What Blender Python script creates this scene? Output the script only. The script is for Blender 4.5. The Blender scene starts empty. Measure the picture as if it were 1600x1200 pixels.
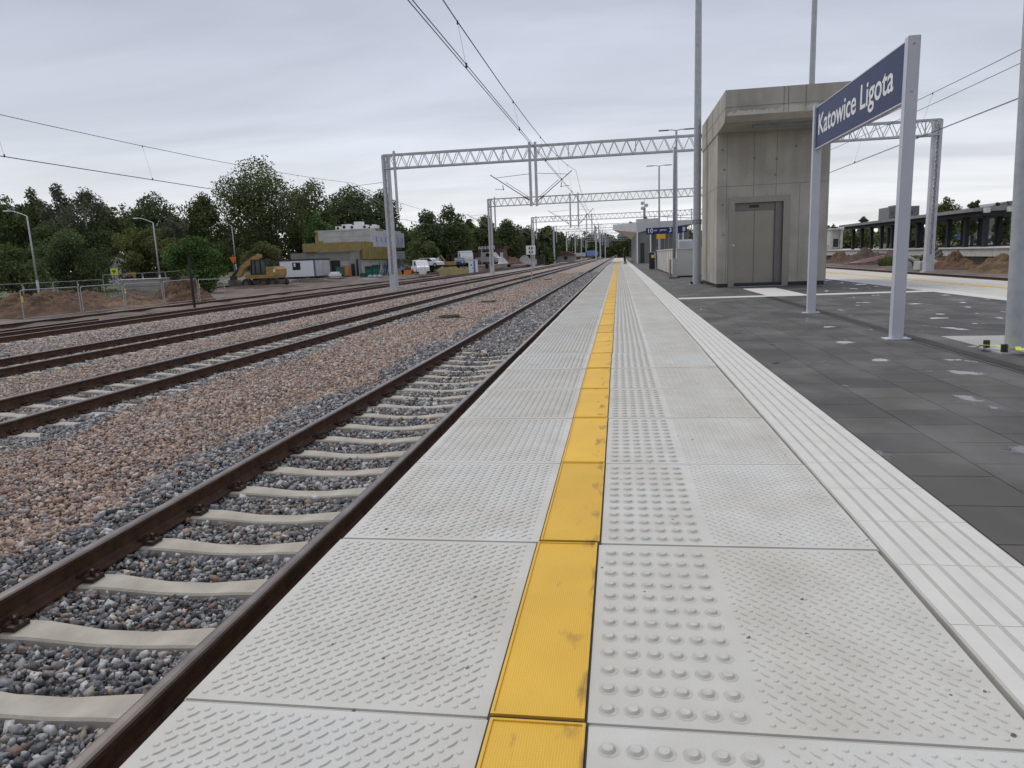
import bpy, bmesh, math, random
import numpy as np
from math import radians as R, sin, cos, pi
from mathutils import Vector, Matrix
random.seed(7); rng = np.random.default_rng(7)
S = bpy.context.scene
C = S.collection

# ------------------------------------------------------------------ camera
CAMH = 1.015
PITCH, YAW, ROLL, FPX = R(10.17), R(-8.93), R(2.3), 1095.0
FW = np.array([sin(YAW)*cos(PITCH), cos(YAW)*cos(PITCH), -sin(PITCH)])
_rt = np.array([cos(YAW), -sin(YAW), 0.0]); _dn = np.cross(FW, _rt)
RT = _rt*cos(ROLL)+_dn*sin(ROLL); DN = -_rt*sin(ROLL)+_dn*cos(ROLL)
cd = bpy.data.cameras.new('camera'); cam = bpy.data.objects.new('camera', cd); C.objects.link(cam)
cam.matrix_world = Matrix(((RT[0], -DN[0], -FW[0], 0), (RT[1], -DN[1], -FW[1], 0), (RT[2], -DN[2], -FW[2], CAMH), (0, 0, 0, 1)))
cd.sensor_width = 36; cd.lens = FPX/1600*36; cd.clip_start = .05; cd.clip_end = 6000
S.camera = cam
def at(px, py, Y):
    """world point at distance Y along the platform for a measured direction"""
    q = FW+RT*(px-800)/FPX+DN*(py-600)/FPX; q = q*Y/q[1]
    return Vector((q[0], q[1], q[2]+CAMH))
def atz(px, py, z):
    q = FW+RT*(px-800)/FPX+DN*(py-600)/FPX; q = q*(z-CAMH)/q[2]
    return Vector((q[0], q[1], z))

# ------------------------------------------------------------------ world, sun, exposure
W = bpy.data.worlds.new('World'); S.world = W; W.use_nodes = True
nt = W.node_tree; nt.nodes.clear(); N = nt.nodes.new; L = nt.links.new
out = N('ShaderNodeOutputWorld'); bg = N('ShaderNodeBackground'); bg.inputs[1].default_value = .1
sky = N('ShaderNodeTexSky'); sky.sky_type = 'NISHITA'; sky.sun_disc = False
SUN_EL, SUN_AZ = R(58), R(-50)          # high, from ahead-left, behind cloud
sky.sun_elevation = SUN_EL; sky.sun_rotation = SUN_AZ
tc = N('ShaderNodeTexCoord'); sep = N('ShaderNodeSeparateXYZ'); L(tc.outputs['Generated'], sep.inputs[0])
# cloud deck: direction projected on a flat layer high above
zz = N('ShaderNodeMath'); zz.operation = 'MAXIMUM'; L(sep.outputs[2], zz.inputs[0]); zz.inputs[1].default_value = .0
za = N('ShaderNodeMath'); za.operation = 'ADD'; L(zz.outputs[0], za.inputs[0]); za.inputs[1].default_value = .10
dx = N('ShaderNodeMath'); dx.operation = 'DIVIDE'; L(sep.outputs[0], dx.inputs[0]); L(za.outputs[0], dx.inputs[1])
dy = N('ShaderNodeMath'); dy.operation = 'DIVIDE'; L(sep.outputs[1], dy.inputs[0]); L(za.outputs[0], dy.inputs[1])
cmb = N('ShaderNodeCombineXYZ'); L(dx.outputs[0], cmb.inputs[0]); L(dy.outputs[0], cmb.inputs[1])
mp = N('ShaderNodeMapping'); mp.inputs['Rotation'].default_value = (0, 0, R(20)); mp.inputs['Scale'].default_value = (.55, 1.25, 1); L(cmb.outputs[0], mp.inputs[0])
n1 = N('ShaderNodeTexNoise'); n1.inputs['Scale'].default_value = .8; n1.inputs['Detail'].default_value = 8; n1.inputs['Roughness'].default_value = .52; n1.inputs['Distortion'].default_value = .4; L(mp.outputs[0], n1.inputs[0])
grad = N('ShaderNodeValToRGB'); L(sep.outputs[2], grad.inputs[0])
e = grad.color_ramp.elements; e[0].position = 0.0; e[0].color = (8.6, 8.6, 8.6, 1); e[1].position = .62; e[1].color = (4.7, 5.0, 5.95, 1)
q = e.new(.10); q.color = (6.9, 7.15, 7.6, 1); q = e.new(.20); q.color = (5.4, 5.7, 6.5, 1); q = e.new(.34); q.color = (4.8, 5.1, 6.0, 1)
cr = N('ShaderNodeMapRange'); L(n1.outputs[0], cr.inputs[0]); cr.inputs[1].default_value = .30; cr.inputs[2].default_value = .70; cr.inputs[3].default_value = .80; cr.inputs[4].default_value = 1.15
mul = N('ShaderNodeMixRGB'); mul.blend_type = 'MULTIPLY'; mul.inputs[0].default_value = 1; L(grad.outputs[0], mul.inputs[1]); L(cr.outputs[0], mul.inputs[2])
mx = N('ShaderNodeMixRGB'); mx.inputs[0].default_value = .93; L(sky.outputs[0], mx.inputs[1]); L(mul.outputs[0], mx.inputs[2])
L(mx.outputs[0], bg.inputs[0]); L(bg.outputs[0], out.inputs[0])
sd = bpy.data.lights.new('sun', 'SUN'); sd.energy = 1.45; sd.angle = R(25); sd.color = (1, .96, .9)
so = bpy.data.objects.new('sun', sd); C.objects.link(so)
so.rotation_euler = (pi/2-SUN_EL, 0, pi-SUN_AZ)
S.view_settings.view_transform = 'Standard'; S.view_settings.look = 'None'; S.view_settings.gamma = 1
S.view_settings.exposure = 0.22; S.view_settings.use_curve_mapping = False

# ------------------------------------------------------------------ materials
def mat(name, col, rough=.8, metal=0, var=.12, scale=6, bump=0, bscale=30, col2=None, island=0, objvar=0, spec=.5, detail=6):
    m = bpy.data.materials.new(name); m.use_nodes = True; t = m.node_tree; b = t.nodes['Principled BSDF']
    b.inputs['Roughness'].default_value = rough; b.inputs['Metallic'].default_value = metal
    b.inputs['Specular IOR Level'].default_value = spec
    N = t.nodes.new; L = t.links.new
    co = N('ShaderNodeTexCoord')
    n = N('ShaderNodeTexNoise'); n.inputs['Scale'].default_value = scale; n.inputs['Detail'].default_value = detail; L(co.outputs['Object'], n.inputs[0])
    rp = N('ShaderNodeValToRGB'); rp.color_ramp.elements[0].position = .3; rp.color_ramp.elements[1].position = .7
    c = np.array(col); c2 = np.array(col2) if col2 is not None else c*(1+var)
    if col2 is None: c = c*(1-var)
    rp.color_ramp.elements[0].color = (*c, 1); rp.color_ramp.elements[1].color = (*c2, 1)
    L(n.outputs[0], rp.inputs[0]); last = rp.outputs[0]
    def vary(src, amt, last):
        mr = N('ShaderNodeMapRange'); L(src, mr.inputs[0]); mr.inputs[3].default_value = 1-amt; mr.inputs[4].default_value = 1+amt
        mm = N('ShaderNodeMixRGB'); mm.blend_type = 'MULTIPLY'; mm.inputs[0].default_value = 1; L(last, mm.inputs[1]); L(mr.outputs[0], mm.inputs[2]); return mm.outputs[0]
    if island: g = N('ShaderNodeNewGeometry'); last = vary(g.outputs['Random Per Island'], island, last)
    if objvar: g = N('ShaderNodeObjectInfo'); last = vary(g.outputs['Random'], objvar, last)
    L(last, b.inputs['Base Color'])
    if bump:
        n2 = N('ShaderNodeTexNoise'); n2.inputs['Scale'].default_value = bscale; n2.inputs['Detail'].default_value = 5; L(co.outputs['Object'], n2.inputs[0])
        bp = N('ShaderNodeBump'); bp.inputs['Strength'].default_value = bump; bp.inputs['Distance'].default_value = .02; L(n2.outputs[0], bp.inputs['Height']); L(bp.outputs[0], b.inputs['Normal'])
    return m
def last_color(m): return m.node_tree.nodes['Principled BSDF'].inputs['Base Color'].links[0].from_socket
def overlay(m, maker):
    """maker(tree, N, L, last) returns a new colour socket"""
    t = m.node_tree; s = maker(t, t.nodes.new, t.links.new, last_color(m)); t.links.new(s, t.nodes['Principled BSDF'].inputs['Base Color'])

def gravel_mat(name, ca, cb, scale=24, bump=1.0):
    m = bpy.data.materials.new(name); m.use_nodes = True; t = m.node_tree; b = t.nodes['Principled BSDF']; N = t.nodes.new; L = t.links.new
    b.inputs['Roughness'].default_value = .9
    co = N('ShaderNodeTexCoord'); v = N('ShaderNodeTexVoronoi'); v.inputs['Scale'].default_value = scale; L(co.outputs['Object'], v.inputs[0])
    sp = N('ShaderNodeSeparateColor'); L(v.outputs['Color'], sp.inputs[0])
    r1 = N('ShaderNodeValToRGB'); L(sp.outputs[0], r1.inputs[0]); r1.color_ramp.elements[0].color = (*ca[0], 1); r1.color_ramp.elements[1].color = (*ca[1], 1)
    r2 = N('ShaderNodeValToRGB'); L(sp.outputs[0], r2.inputs[0]); r2.color_ramp.elements[0].color = (*cb[0], 1); r2.color_ramp.elements[1].color = (*cb[1], 1)
    at_ = N('ShaderNodeAttribute'); at_.attribute_name = 'zone'
    mx = N('ShaderNodeMixRGB'); L(at_.outputs['Fac'], mx.inputs[0]); L(r1.outputs[0], mx.inputs[1]); L(r2.outputs[0], mx.inputs[2])
    n = N('ShaderNodeTexNoise'); n.inputs['Scale'].default_value = .6; n.inputs['Detail'].default_value = 5; L(co.outputs['Object'], n.inputs[0])
    mr = N('ShaderNodeMapRange'); L(n.outputs[0], mr.inputs[0]); mr.inputs[1].default_value = .3; mr.inputs[2].default_value = .7; mr.inputs[3].default_value = .78; mr.inputs[4].default_value = 1.18
    mm = N('ShaderNodeMixRGB'); mm.blend_type = 'MULTIPLY'; mm.inputs[0].default_value = 1; L(mx.outputs[0], mm.inputs[1]); L(mr.outputs[0], mm.inputs[2]); L(mm.outputs[0], b.inputs['Base Color'])
    bp = N('ShaderNodeBump'); bp.inputs['Strength'].default_value = bump; bp.inputs['Distance'].default_value = .03; bp.invert = True
    L(v.outputs['Distance'], bp.inputs['Height']); L(bp.outputs[0], b.inputs['Normal'])
    return m
GREY = ((.10, .10, .105), (.40, .40, .40)); PINK = ((.20, .14, .11), (.48, .37, .30))
M = {}
M['gravel'] = gravel_mat('gravel', GREY, PINK)
def stone_mat(name, zone_pairs):
    m = bpy.data.materials.new(name); m.use_nodes = True; t = m.node_tree; b = t.nodes['Principled BSDF']; N = t.nodes.new; L = t.links.new
    b.inputs['Roughness'].default_value = .85
    g = N('ShaderNodeNewGeometry'); at_ = N('ShaderNodeAttribute'); at_.attribute_name = 'zone'
    rs = []
    for stops in zone_pairs:
        r = N('ShaderNodeValToRGB'); r.color_ramp.interpolation = 'LINEAR'; L(g.outputs['Random Per Island'], r.inputs[0])
        el = r.color_ramp.elements; el[0].position = stops[0][0]; el[0].color = (*stops[0][1], 1); el[1].position = stops[-1][0]; el[1].color = (*stops[-1][1], 1)
        for p, c in stops[1:-1]: x = el.new(p); x.color = (*c, 1)
        rs.append(r.outputs[0])
    mx = N('ShaderNodeMixRGB'); L(at_.outputs['Fac'], mx.inputs[0]); L(rs[0], mx.inputs[1]); L(rs[1], mx.inputs[2])
    co = N('ShaderNodeTexCoord'); n = N('ShaderNodeTexNoise'); n.inputs['Scale'].default_value = 60; n.inputs['Detail'].default_value = 4; L(co.outputs['Object'], n.inputs[0])
    mr = N('ShaderNodeMapRange'); L(n.outputs[0], mr.inputs[0]); mr.inputs[1].default_value = .3; mr.inputs[2].default_value = .7; mr.inputs[3].default_value = .75; mr.inputs[4].default_value = 1.25
    mm = N('ShaderNodeMixRGB'); mm.blend_type = 'MULTIPLY'; mm.inputs[0].default_value = 1; L(mx.outputs[0], mm.inputs[1]); L(mr.outputs[0], mm.inputs[2]); L(mm.outputs[0], b.inputs['Base Color'])
    return m
M['stone'] = stone_mat('ballast_stone', [
    [(0, (.08, .082, .086)), (.36, (.175, .18, .186)), (.66, (.29, .292, .295)), (.82, (.50, .495, .48)), (.89, (.24, .21, .16)), (.93, (.22, .14, .10)), (1, (.10, .10, .10))],
    [(0, (.20, .135, .10)), (.35, (.33, .235, .18)), (.6, (.42, .31, .24)), (.78, (.51, .40, .32)), (.86, (.31, .305, .29)), (1, (.28, .19, .15))]])

def leaf_mat(name, c1, c2):
    m = mat(name, c1, .75, 0, col2=c2, scale=.35, island=.45, spec=.25)
    b = m.node_tree.nodes['Principled BSDF']
    tr = m.node_tree.nodes.new('ShaderNodeBsdfTranslucent'); mix = m.node_tree.nodes.new('ShaderNodeMixShader'); mix.inputs[0].default_value = .22
    m.node_tree.links.new(last_color(m), tr.inputs[0]); m.node_tree.links.new(b.outputs[0], mix.inputs[1]); m.node_tree.links.new(tr.outputs[0], mix.inputs[2])
    m.node_tree.links.new(mix.outputs[0], m.node_tree.nodes['Material Output'].inputs[0]); return m
M['leaf_dark'] = leaf_mat('leaf_dark', (.058, .086, .034), (.125, .168, .06))
M['leaf_mid'] = leaf_mat('leaf_mid', (.072, .100, .036), (.145, .18, .062))
M['leaf_olive'] = leaf_mat('leaf_olive', (.085, .098, .03), (.17, .18, .055))
M['leaf_birch'] = leaf_mat('leaf_birch', (.075, .09, .055), (.14, .155, .10))
M['leaf_bright'] = leaf_mat('leaf_bright', (.055, .105, .028), (.12, .19, .05))
M['grass'] = leaf_mat('grass', (.07, .10, .03), (.20, .22, .07))
M['bark'] = mat('bark', (.07, .055, .04), .9, var=.3, scale=4)
M['birch_bark'] = mat('birch_bark', (.35, .34, .31), .8, col2=(.6, .58, .54), scale=3)

M['slab'] = mat('edge_slab_concrete', (.55, .532, .485), .7, var=.06, scale=5, bump=.15, bscale=180, objvar=.06)
def slab_dirt(t, N, L, last):
    co = N('ShaderNodeTexCoord')
    n = N('ShaderNodeTexNoise'); n.inputs['Scale'].default_value = 1.7; n.inputs['Detail'].default_value = 7; n.inputs['Roughness'].default_value = .6
    oi = N('ShaderNodeObjectInfo'); ad = N('ShaderNodeVectorMath'); L(co.outputs['Object'], ad.inputs[0]); L(oi.outputs['Location'], ad.inputs[1]); L(ad.outputs[0], n.inputs[0])
    r = N('ShaderNodeValToRGB'); L(n.outputs[0], r.inputs[0]); r.color_ramp.elements[0].position = .36; r.color_ramp.elements[0].color = (.92, .905, .875, 1); r.color_ramp.elements[1].position = .56; r.color_ramp.elements[1].color = (1, 1.01, 1.03, 1)
    m1 = N('ShaderNodeMixRGB'); m1.blend_type = 'MULTIPLY'; m1.inputs[0].default_value = 1; L(last, m1.inputs[1]); L(r.outputs[0], m1.inputs[2])
    hr = N('ShaderNodeValToRGB'); L(oi.outputs['Random'], hr.inputs[0]); hr.color_ramp.elements[0].color = (1.01, 1.0, .965, 1); hr.color_ramp.elements[1].color = (.95, .96, .965, 1)
    m0 = N('ShaderNodeMixRGB'); m0.blend_type = 'MULTIPLY'; m0.inputs[0].default_value = 1; L(m1.outputs[0], m0.inputs[1]); L(hr.outputs[0], m0.inputs[2]); m1 = m0
    v = N('ShaderNodeTexVoronoi'); v.inputs['Scale'].default_value = 13; L(ad.outputs[0], v.inputs[0])
    v2 = N('ShaderNodeTexNoise'); v2.inputs['Scale'].default_value = 5; L(ad.outputs[0], v2.inputs[0])
    a = N('ShaderNodeMath'); a.operation = 'LESS_THAN'; L(v.outputs['Distance'], a.inputs[0]); a.inputs[1].default_value = .075
    b2 = N('ShaderNodeMath'); b2.operation = 'GREATER_THAN'; L(v2.outputs[0], b2.inputs[0]); b2.inputs[1].default_value = .50
    c_ = N('ShaderNodeMath'); c_.operation = 'MULTIPLY'; L(a.outputs[0], c_.inputs[0]); L(b2.outputs[0], c_.inputs[1])
    m2 = N('ShaderNodeMixRGB'); L(c_.outputs[0], m2.inputs[0]); L(m1.outputs[0], m2.inputs[1]); m2.inputs[2].default_value = (.16, .14, .11, 1)
    return m2.outputs[0]
overlay(M['slab'], slab_dirt)
M['slab_bump'] = mat('tactile_concrete', (.42, .41, .375), .75, var=.10, scale=40)
M['slab_top'] = mat('dome_top', (.50, .48, .43), .75, var=.12, scale=60)  # flat dome tops, a paler tone than the dome sides
M['slab_halo'] = mat('dome_ring', (.455, .435, .385), .85, var=.12, scale=60)  # flat disc darker than the slab, showing round each dome
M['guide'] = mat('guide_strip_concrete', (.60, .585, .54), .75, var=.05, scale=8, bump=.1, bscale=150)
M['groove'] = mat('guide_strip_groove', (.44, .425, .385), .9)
M['gap'] = mat('dark_joint', (.05, .05, .05), 1)  # near-black colour of the joints beside the slabs and yellow strip
M['yellow'] = mat('yellow_rubber', (.77, .452, .035), .55, var=.09, scale=3, objvar=.07)
def yel(t, N, L, last):
    co = N('ShaderNodeTexCoord'); w = N('ShaderNodeTexWave'); w.wave_type = 'BANDS'; w.bands_direction = 'Y'; w.inputs['Scale'].default_value = 52; L(co.outputs['Object'], w.inputs[0])
    w2 = N('ShaderNodeTexWave'); w2.bands_direction = 'X'; w2.inputs['Scale'].default_value = 52; L(co.outputs['Object'], w2.inputs[0])
    ml = N('ShaderNodeMath'); ml.operation = 'MULTIPLY'; L(w.outputs['Fac'], ml.inputs[0]); L(w2.outputs['Fac'], ml.inputs[1])
    bp = N('ShaderNodeBump'); bp.inputs['Strength'].default_value = .35; bp.inputs['Distance'].default_value = .002; L(ml.outputs[0], bp.inputs['Height']); L(bp.outputs[0], t.nodes['Principled BSDF'].inputs['Normal'])
    oi = N('ShaderNodeObjectInfo'); ad = N('ShaderNodeVectorMath'); L(co.outputs['Object'], ad.inputs[0]); L(oi.outputs['Location'], ad.inputs[1])
    mpn = N('ShaderNodeMapping'); mpn.inputs['Scale'].default_value = (14, 5, 1); L(ad.outputs[0], mpn.inputs[0])
    n = N('ShaderNodeTexNoise'); n.inputs['Scale'].default_value = 1.3; n.inputs['Detail'].default_value = 8; L(mpn.outputs[0], n.inputs[0])
    sx = N('ShaderNodeSeparateXYZ'); L(co.outputs['Object'], sx.inputs[0])
    ex = N('ShaderNodeMapRange'); L(sx.outputs[0], ex.inputs[0]); ex.inputs[1].default_value = -.20; ex.inputs[2].default_value = -.10; ex.inputs[3].default_value = -.12; ex.inputs[4].default_value = .03
    s = N('ShaderNodeMath'); s.operation = 'ADD'; L(n.outputs[0], s.inputs[0]); L(ex.outputs[0], s.inputs[1])
    r = N('ShaderNodeMapRange'); L(s.outputs[0], r.inputs[0]); r.inputs[1].default_value = .55; r.inputs[2].default_value = .72; r.inputs[3].default_value = 0; r.inputs[4].default_value = .75
    mx = N('ShaderNodeMixRGB'); L(r.outputs[0], mx.inputs[0]); L(last, mx.inputs[1]); mx.inputs[2].default_value = (.16, .09, .03, 1)
    mr = N('ShaderNodeMapRange'); L(ml.outputs[0], mr.inputs[0]); mr.inputs[3].default_value = .86; mr.inputs[4].default_value = 1.06
    mm = N('ShaderNodeMixRGB'); mm.blend_type = 'MULTIPLY'; mm.inputs[0].default_value = 1; L(mx.outputs[0], mm.inputs[1]); L(mr.outputs[0], mm.inputs[2]); return mm.outputs[0]
overlay(M['yellow'], yel)

def paver_mat():
    m = mat('dark_paver', (.070, .065, .059), .72, var=.25, scale=1.3, bump=.15, bscale=120); t = m.node_tree; N = t.nodes.new; L = t.links.new; b = t.nodes['Principled BSDF']
    co = N('ShaderNodeTexCoord'); sx = N('ShaderNodeSeparateXYZ'); L(co.outputs['Object'], sx.inputs[0]); cm = N('ShaderNodeCombineXYZ')
    ad = N('ShaderNodeMath'); ad.operation = 'SUBTRACT'; L(sx.outputs[0], ad.inputs[0]); ad.inputs[1].default_value = 1.232
    L(sx.outputs[1], cm.inputs[0]); L(ad.outputs[0], cm.inputs[1])
    br = N('ShaderNodeTexBrick'); L(cm.outputs[0], br.inputs[0]); br.offset = .5; br.inputs['Scale'].default_value = 1; br.inputs['Brick Width'].default_value = .376; br.inputs['Row Height'].default_value = .37
    br.inputs['Mortar Size'].default_value = .0045; br.inputs['Mortar Smooth'].default_value = .3; br.inputs['Color1'].default_value = (.74, .745, .76, 1); br.inputs['Color2'].default_value = (1.25, 1.23, 1.19, 1); br.inputs['Mortar'].default_value = (.12, .12, .12, 1)
    mm = N('ShaderNodeMixRGB'); mm.blend_type = 'MULTIPLY'; mm.inputs[0].default_value = 1; L(last_color(m), mm.inputs[1]); L(br.outputs[0], mm.inputs[2])
    # pale dust smears and thin puddles
    mp = N('ShaderNodeMapping'); mp.inputs['Scale'].default_value = (.9, .55, 1); L(co.outputs['Object'], mp.inputs[0])
    n = N('ShaderNodeTexNoise'); n.inputs['Scale'].default_value = 2.2; n.inputs['Detail'].default_value = 7; L(mp.outputs[0], n.inputs[0])
    r = N('ShaderNodeMapRange'); L(n.outputs[0], r.inputs[0]); r.inputs[1].default_value = .46; r.inputs[2].default_value = .72; r.inputs[3].default_value = 0; r.inputs[4].default_value = .28
    m2 = N('ShaderNodeMixRGB'); L(r.outputs[0], m2.inputs[0]); L(mm.outputs[0], m2.inputs[1]); m2.inputs[2].default_value = (.27, .26, .25, 1)
    L(m2.outputs[0], b.inputs['Base Color'])
    mp2 = N('ShaderNodeMapping'); mp2.inputs['Scale'].default_value = (1.0, .8, 1); mp2.inputs['Location'].default_value = (3.3, 1.2, 0); L(co.outputs['Object'], mp2.inputs[0])
    n2 = N('ShaderNodeTexNoise'); n2.inputs['Scale'].default_value = 2.6; n2.inputs['Detail'].default_value = 6; n2.inputs['Roughness'].default_value = .5; L(mp2.outputs[0], n2.inputs[0])
    pr = N('ShaderNodeMapRange'); L(n2.outputs[0], pr.inputs[0]); pr.inputs[1].default_value = .640; pr.inputs[2].default_value = .668; pr.inputs[3].default_value = .74; pr.inputs[4].default_value = .03
    L(pr.outputs[0], b.inputs['Roughness'])
    bmp = N('ShaderNodeBump'); bmp.inputs['Strength'].default_value = .6; bmp.inputs['Distance'].default_value = .004; bmp.invert = True; L(br.outputs['Fac'], bmp.inputs['Height'])
    pm = N('ShaderNodeMapRange'); L(n2.outputs[0], pm.inputs[0]); pm.inputs[1].default_value = .64; pm.inputs[2].default_value = .66; pm.inputs[3].default_value = .6; pm.inputs[4].default_value = 0; L(pm.outputs[0], bmp.inputs['Strength'])
    L(bmp.outputs[0], b.inputs['Normal'])
    return m
M['paver'] = paver_mat()

M['concrete'] = mat('raw_concrete', (.31, .29, .248), .8, col2=(.43, .406, .356), scale=1.1, bump=.15, bscale=14, detail=9)
def pores(t, N, L, last):
    co = N('ShaderNodeTexCoord'); v = N('ShaderNodeTexVoronoi'); v.inputs['Scale'].default_value = 16; L(co.outputs['Object'], v.inputs[0])
    n = N('ShaderNodeTexNoise'); n.inputs['Scale'].default_value = 1.3; n.inputs['Detail'].default_value = 3; L(co.outputs['Object'], n.inputs[0])
    a = N('ShaderNodeMath'); a.operation = 'LESS_THAN'; L(v.outputs['Distance'], a.inputs[0]); a.inputs[1].default_value = .12
    b2 = N('ShaderNodeMath'); b2.operation = 'GREATER_THAN'; L(n.outputs[0], b2.inputs[0]); b2.inputs[1].default_value = .55
    c_ = N('ShaderNodeMath'); c_.operation = 'MULTIPLY'; L(a.outputs[0], c_.inputs[0]); L(b2.outputs[0], c_.inputs[1])
    mp = N('ShaderNodeMapping'); mp.inputs['Scale'].default_value = (5, 5, .5); L(co.outputs['Object'], mp.inputs[0])
    st = N('ShaderNodeTexNoise'); st.inputs['Scale'].default_value = 1.2; st.inputs['Detail'].default_value = 5; L(mp.outputs[0], st.inputs[0])
    sr = N('ShaderNodeMapRange'); L(st.outputs[0], sr.inputs[0]); sr.inputs[1].default_value = .3; sr.inputs[2].default_value = .7; sr.inputs[3].default_value = .91; sr.inputs[4].default_value = 1.08
    mm = N('ShaderNodeMixRGB'); mm.blend_type = 'MULTIPLY'; mm.inputs[0].default_value = 1; L(last, mm.inputs[1]); L(sr.outputs[0], mm.inputs[2])
    m2 = N('ShaderNodeMixRGB'); L(c_.outputs[0], m2.inputs[0]); L(mm.outputs[0], m2.inputs[1]); m2.inputs[2].default_value = (.14, .13, .11, 1)
    return m2.outputs[0]
overlay(M['concrete'], pores)
M['concrete_pale'] = mat('pale_concrete', (.42, .405, .37), .8, col2=(.55, .535, .50), scale=1.5, bump=.1, bscale=20)
M['laitance'] = mat('laitance_run', (.50, .48, .42), .8, var=.08)
M['joint'] = mat('form_joint', (.20, .185, .15), .9)
M['sleeper'] = mat('sleeper_concrete', (.32, .29, .235), .85, col2=(.45, .415, .35), scale=5, bump=.2, bscale=80)
M['rust'] = mat('rusty_rail_side', (.045, .020, .010), .8, col2=(.105, .046, .021), scale=9, bump=.3, bscale=60)
M['railtop'] = mat('rail_running_surface', (.24, .205, .18), .28, metal=.8, var=.25, scale=5)
M['clip'] = mat('rail_clip_steel', (.035, .024, .02), .6, metal=.3, col2=(.09, .05, .035), scale=30)
M['galv'] = mat('galvanised_steel', (.42, .44, .46), .5, metal=.25, var=.12, scale=8)
M['galv_dark'] = mat('galvanised_steel_dull', (.24, .26, .28), .5, metal=.3, var=.15, scale=14)
M['gantry'] = mat('gantry_steel', (.50, .51, .53), .55, metal=.15, var=.12, scale=2)
M['wire'] = mat('copper_wire', (.07, .065, .065), .6, metal=.3)
M['insul'] = mat('insulator', (.16, .09, .06), .35)
M['post_grey'] = mat('powder_coated_grey', (.50, .51, .56), .4, var=.04, scale=5)
M['navy'] = mat('navy_sign_face', (.022, .034, .105), .42, var=.04, spec=.25)
M['white'] = mat('white_paint', (.78, .78, .78), .5, var=.04)
M['black'] = mat('black_plastic', (.02, .02, .022), .5)
M['steel'] = mat('brushed_steel', (.25, .232, .205), .34, metal=.9, var=.05, scale=2)
def brushed(t, N, L, last):
    co = N('ShaderNodeTexCoord'); mp = N('ShaderNodeMapping'); mp.inputs['Scale'].default_value = (300, 1, 1.5); L(co.outputs['Object'], mp.inputs[0])
    n = N('ShaderNodeTexNoise'); n.inputs['Scale'].default_value = 1; L(mp.outputs[0], n.inputs[0]); bp = N('ShaderNodeBump'); bp.inputs['Strength'].default_value = .08; L(n.outputs[0], bp.inputs['Height']); L(bp.outputs[0], t.nodes['Principled BSDF'].inputs['Normal']); return last
overlay(M['steel'], brushed)
M['steel_dark'] = mat('dark_steel', (.16, .155, .15), .4, metal=.8, var=.05)
M['machine'] = mat('machine_yellow', (.36, .22, .065), .6, var=.2, scale=2)
M['machine_dark'] = mat('machine_dark', (.03, .03, .028), .6)
M['muddy'] = mat('muddy_steel', (.10, .09, .07), .8, var=.3, scale=2)
M['tyre'] = mat('tyre', (.035, .033, .03), .9, var=.2)
M['glass'] = mat('dark_glass', (.03, .04, .045), .08)
M['glass_blue'] = mat('windscreen', (.12, .20, .26), .08)
M['soil_orange'] = mat('orange_soil', (.055, .033, .021), .95, col2=(.15, .082, .04), scale=1.6, bump=.9, bscale=5)
M['soil_dark'] = mat('dark_soil', (.04, .03, .024), .95, col2=(.09, .062, .045), scale=.9, bump=.9, bscale=5)
M['soil_sand'] = mat('sandy_soil', (.08, .05, .03), .95, col2=(.22, .14, .075), scale=1.8, bump=.9, bscale=5)
M['dirt'] = mat('yard_dirt', (.055, .042, .034), .95, col2=(.19, .15, .12), scale=.5, bump=.8, bscale=3)
M['asphalt'] = mat('asphalt', (.12, .12, .12), .85, var=.2, scale=1.5)
M['terrain'] = mat('terrain_grass', (.06, .075, .03), .95, col2=(.14, .13, .065), scale=.4, bump=.8, bscale=4)
M['insulation'] = mat('ochre_insulation', (.26, .185, .07), .85, col2=(.36, .27, .11), scale=2)
M['insulation_net'] = mat('olive_insulation_net', (.20, .16, .04), .9, col2=(.36, .28, .08), scale=1.2)
M['block'] = mat('grey_blockwork', (.24, .225, .205), .9, col2=(.34, .32, .29), scale=.8)
M['block_pale'] = mat('pale_render', (.38, .375, .35), .9, col2=(.52, .51, .49), scale=1.2)
M['wrap'] = mat('white_wrap', (.46, .47, .49), .6, col2=(.60, .61, .63), scale=1)
M['navy_trim'] = mat('navy_trim', (.03, .04, .10), .5)
M['red'] = mat('red_paint', (.45, .03, .025), .5)
M['orange'] = mat('orange_paint', (.75, .20, .03), .5)
M['green'] = mat('green_plastic', (.02, .14, .10), .6)
M['blue'] = mat('blue_plastic', (.03, .12, .45), .5)
M['blue_pale'] = mat('pale_blue_tarp', (.20, .30, .55), .7)
M['brick'] = mat('brown_brick', (.09, .05, .04), .9, col2=(.17, .10, .08), scale=2)
M['mesh'] = mat('fence_mesh', (.30, .31, .32), .5, metal=.3)
M['canopy'] = mat('canopy_cladding', (.50, .51, .54), .45, var=.03)
M['soffit'] = mat('soffit_cladding', (.40, .32, .24), .5, col2=(.52, .42, .33), scale=.5)
M['cladding'] = mat('grey_cladding', (.17, .17, .175), .5, var=.1, scale=1)
M['darkframe'] = mat('charcoal_steel', (.010, .011, .014), .6)
M['roofgrey'] = mat('grey_roof_sheet', (.22, .225, .23), .6, var=.1, scale=.5)
M['tape'] = mat('barrier_tape', (.70, .68, .08), .5)
M['skin'] = mat('skin', (.45, .28, .2), .6)
M['cloth'] = mat('dark_clothing', (.018, .018, .02), .85, var=.2, scale=8)
M['silver'] = mat('silver_car_paint', (.45, .46, .48), .3, metal=.4)
M['block_yellow'] = mat('yellow_concrete_block', (.34, .30, .11), .85, col2=(.42, .38, .18), scale=2)
M['far_wall'] = mat('far_wall', (.36, .33, .30), .9, var=.1)
M['hill'] = mat('far_hill', (.03, .045, .028), .95, col2=(.06, .08, .045), scale=.05, bump=1, bscale=.4)
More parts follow.
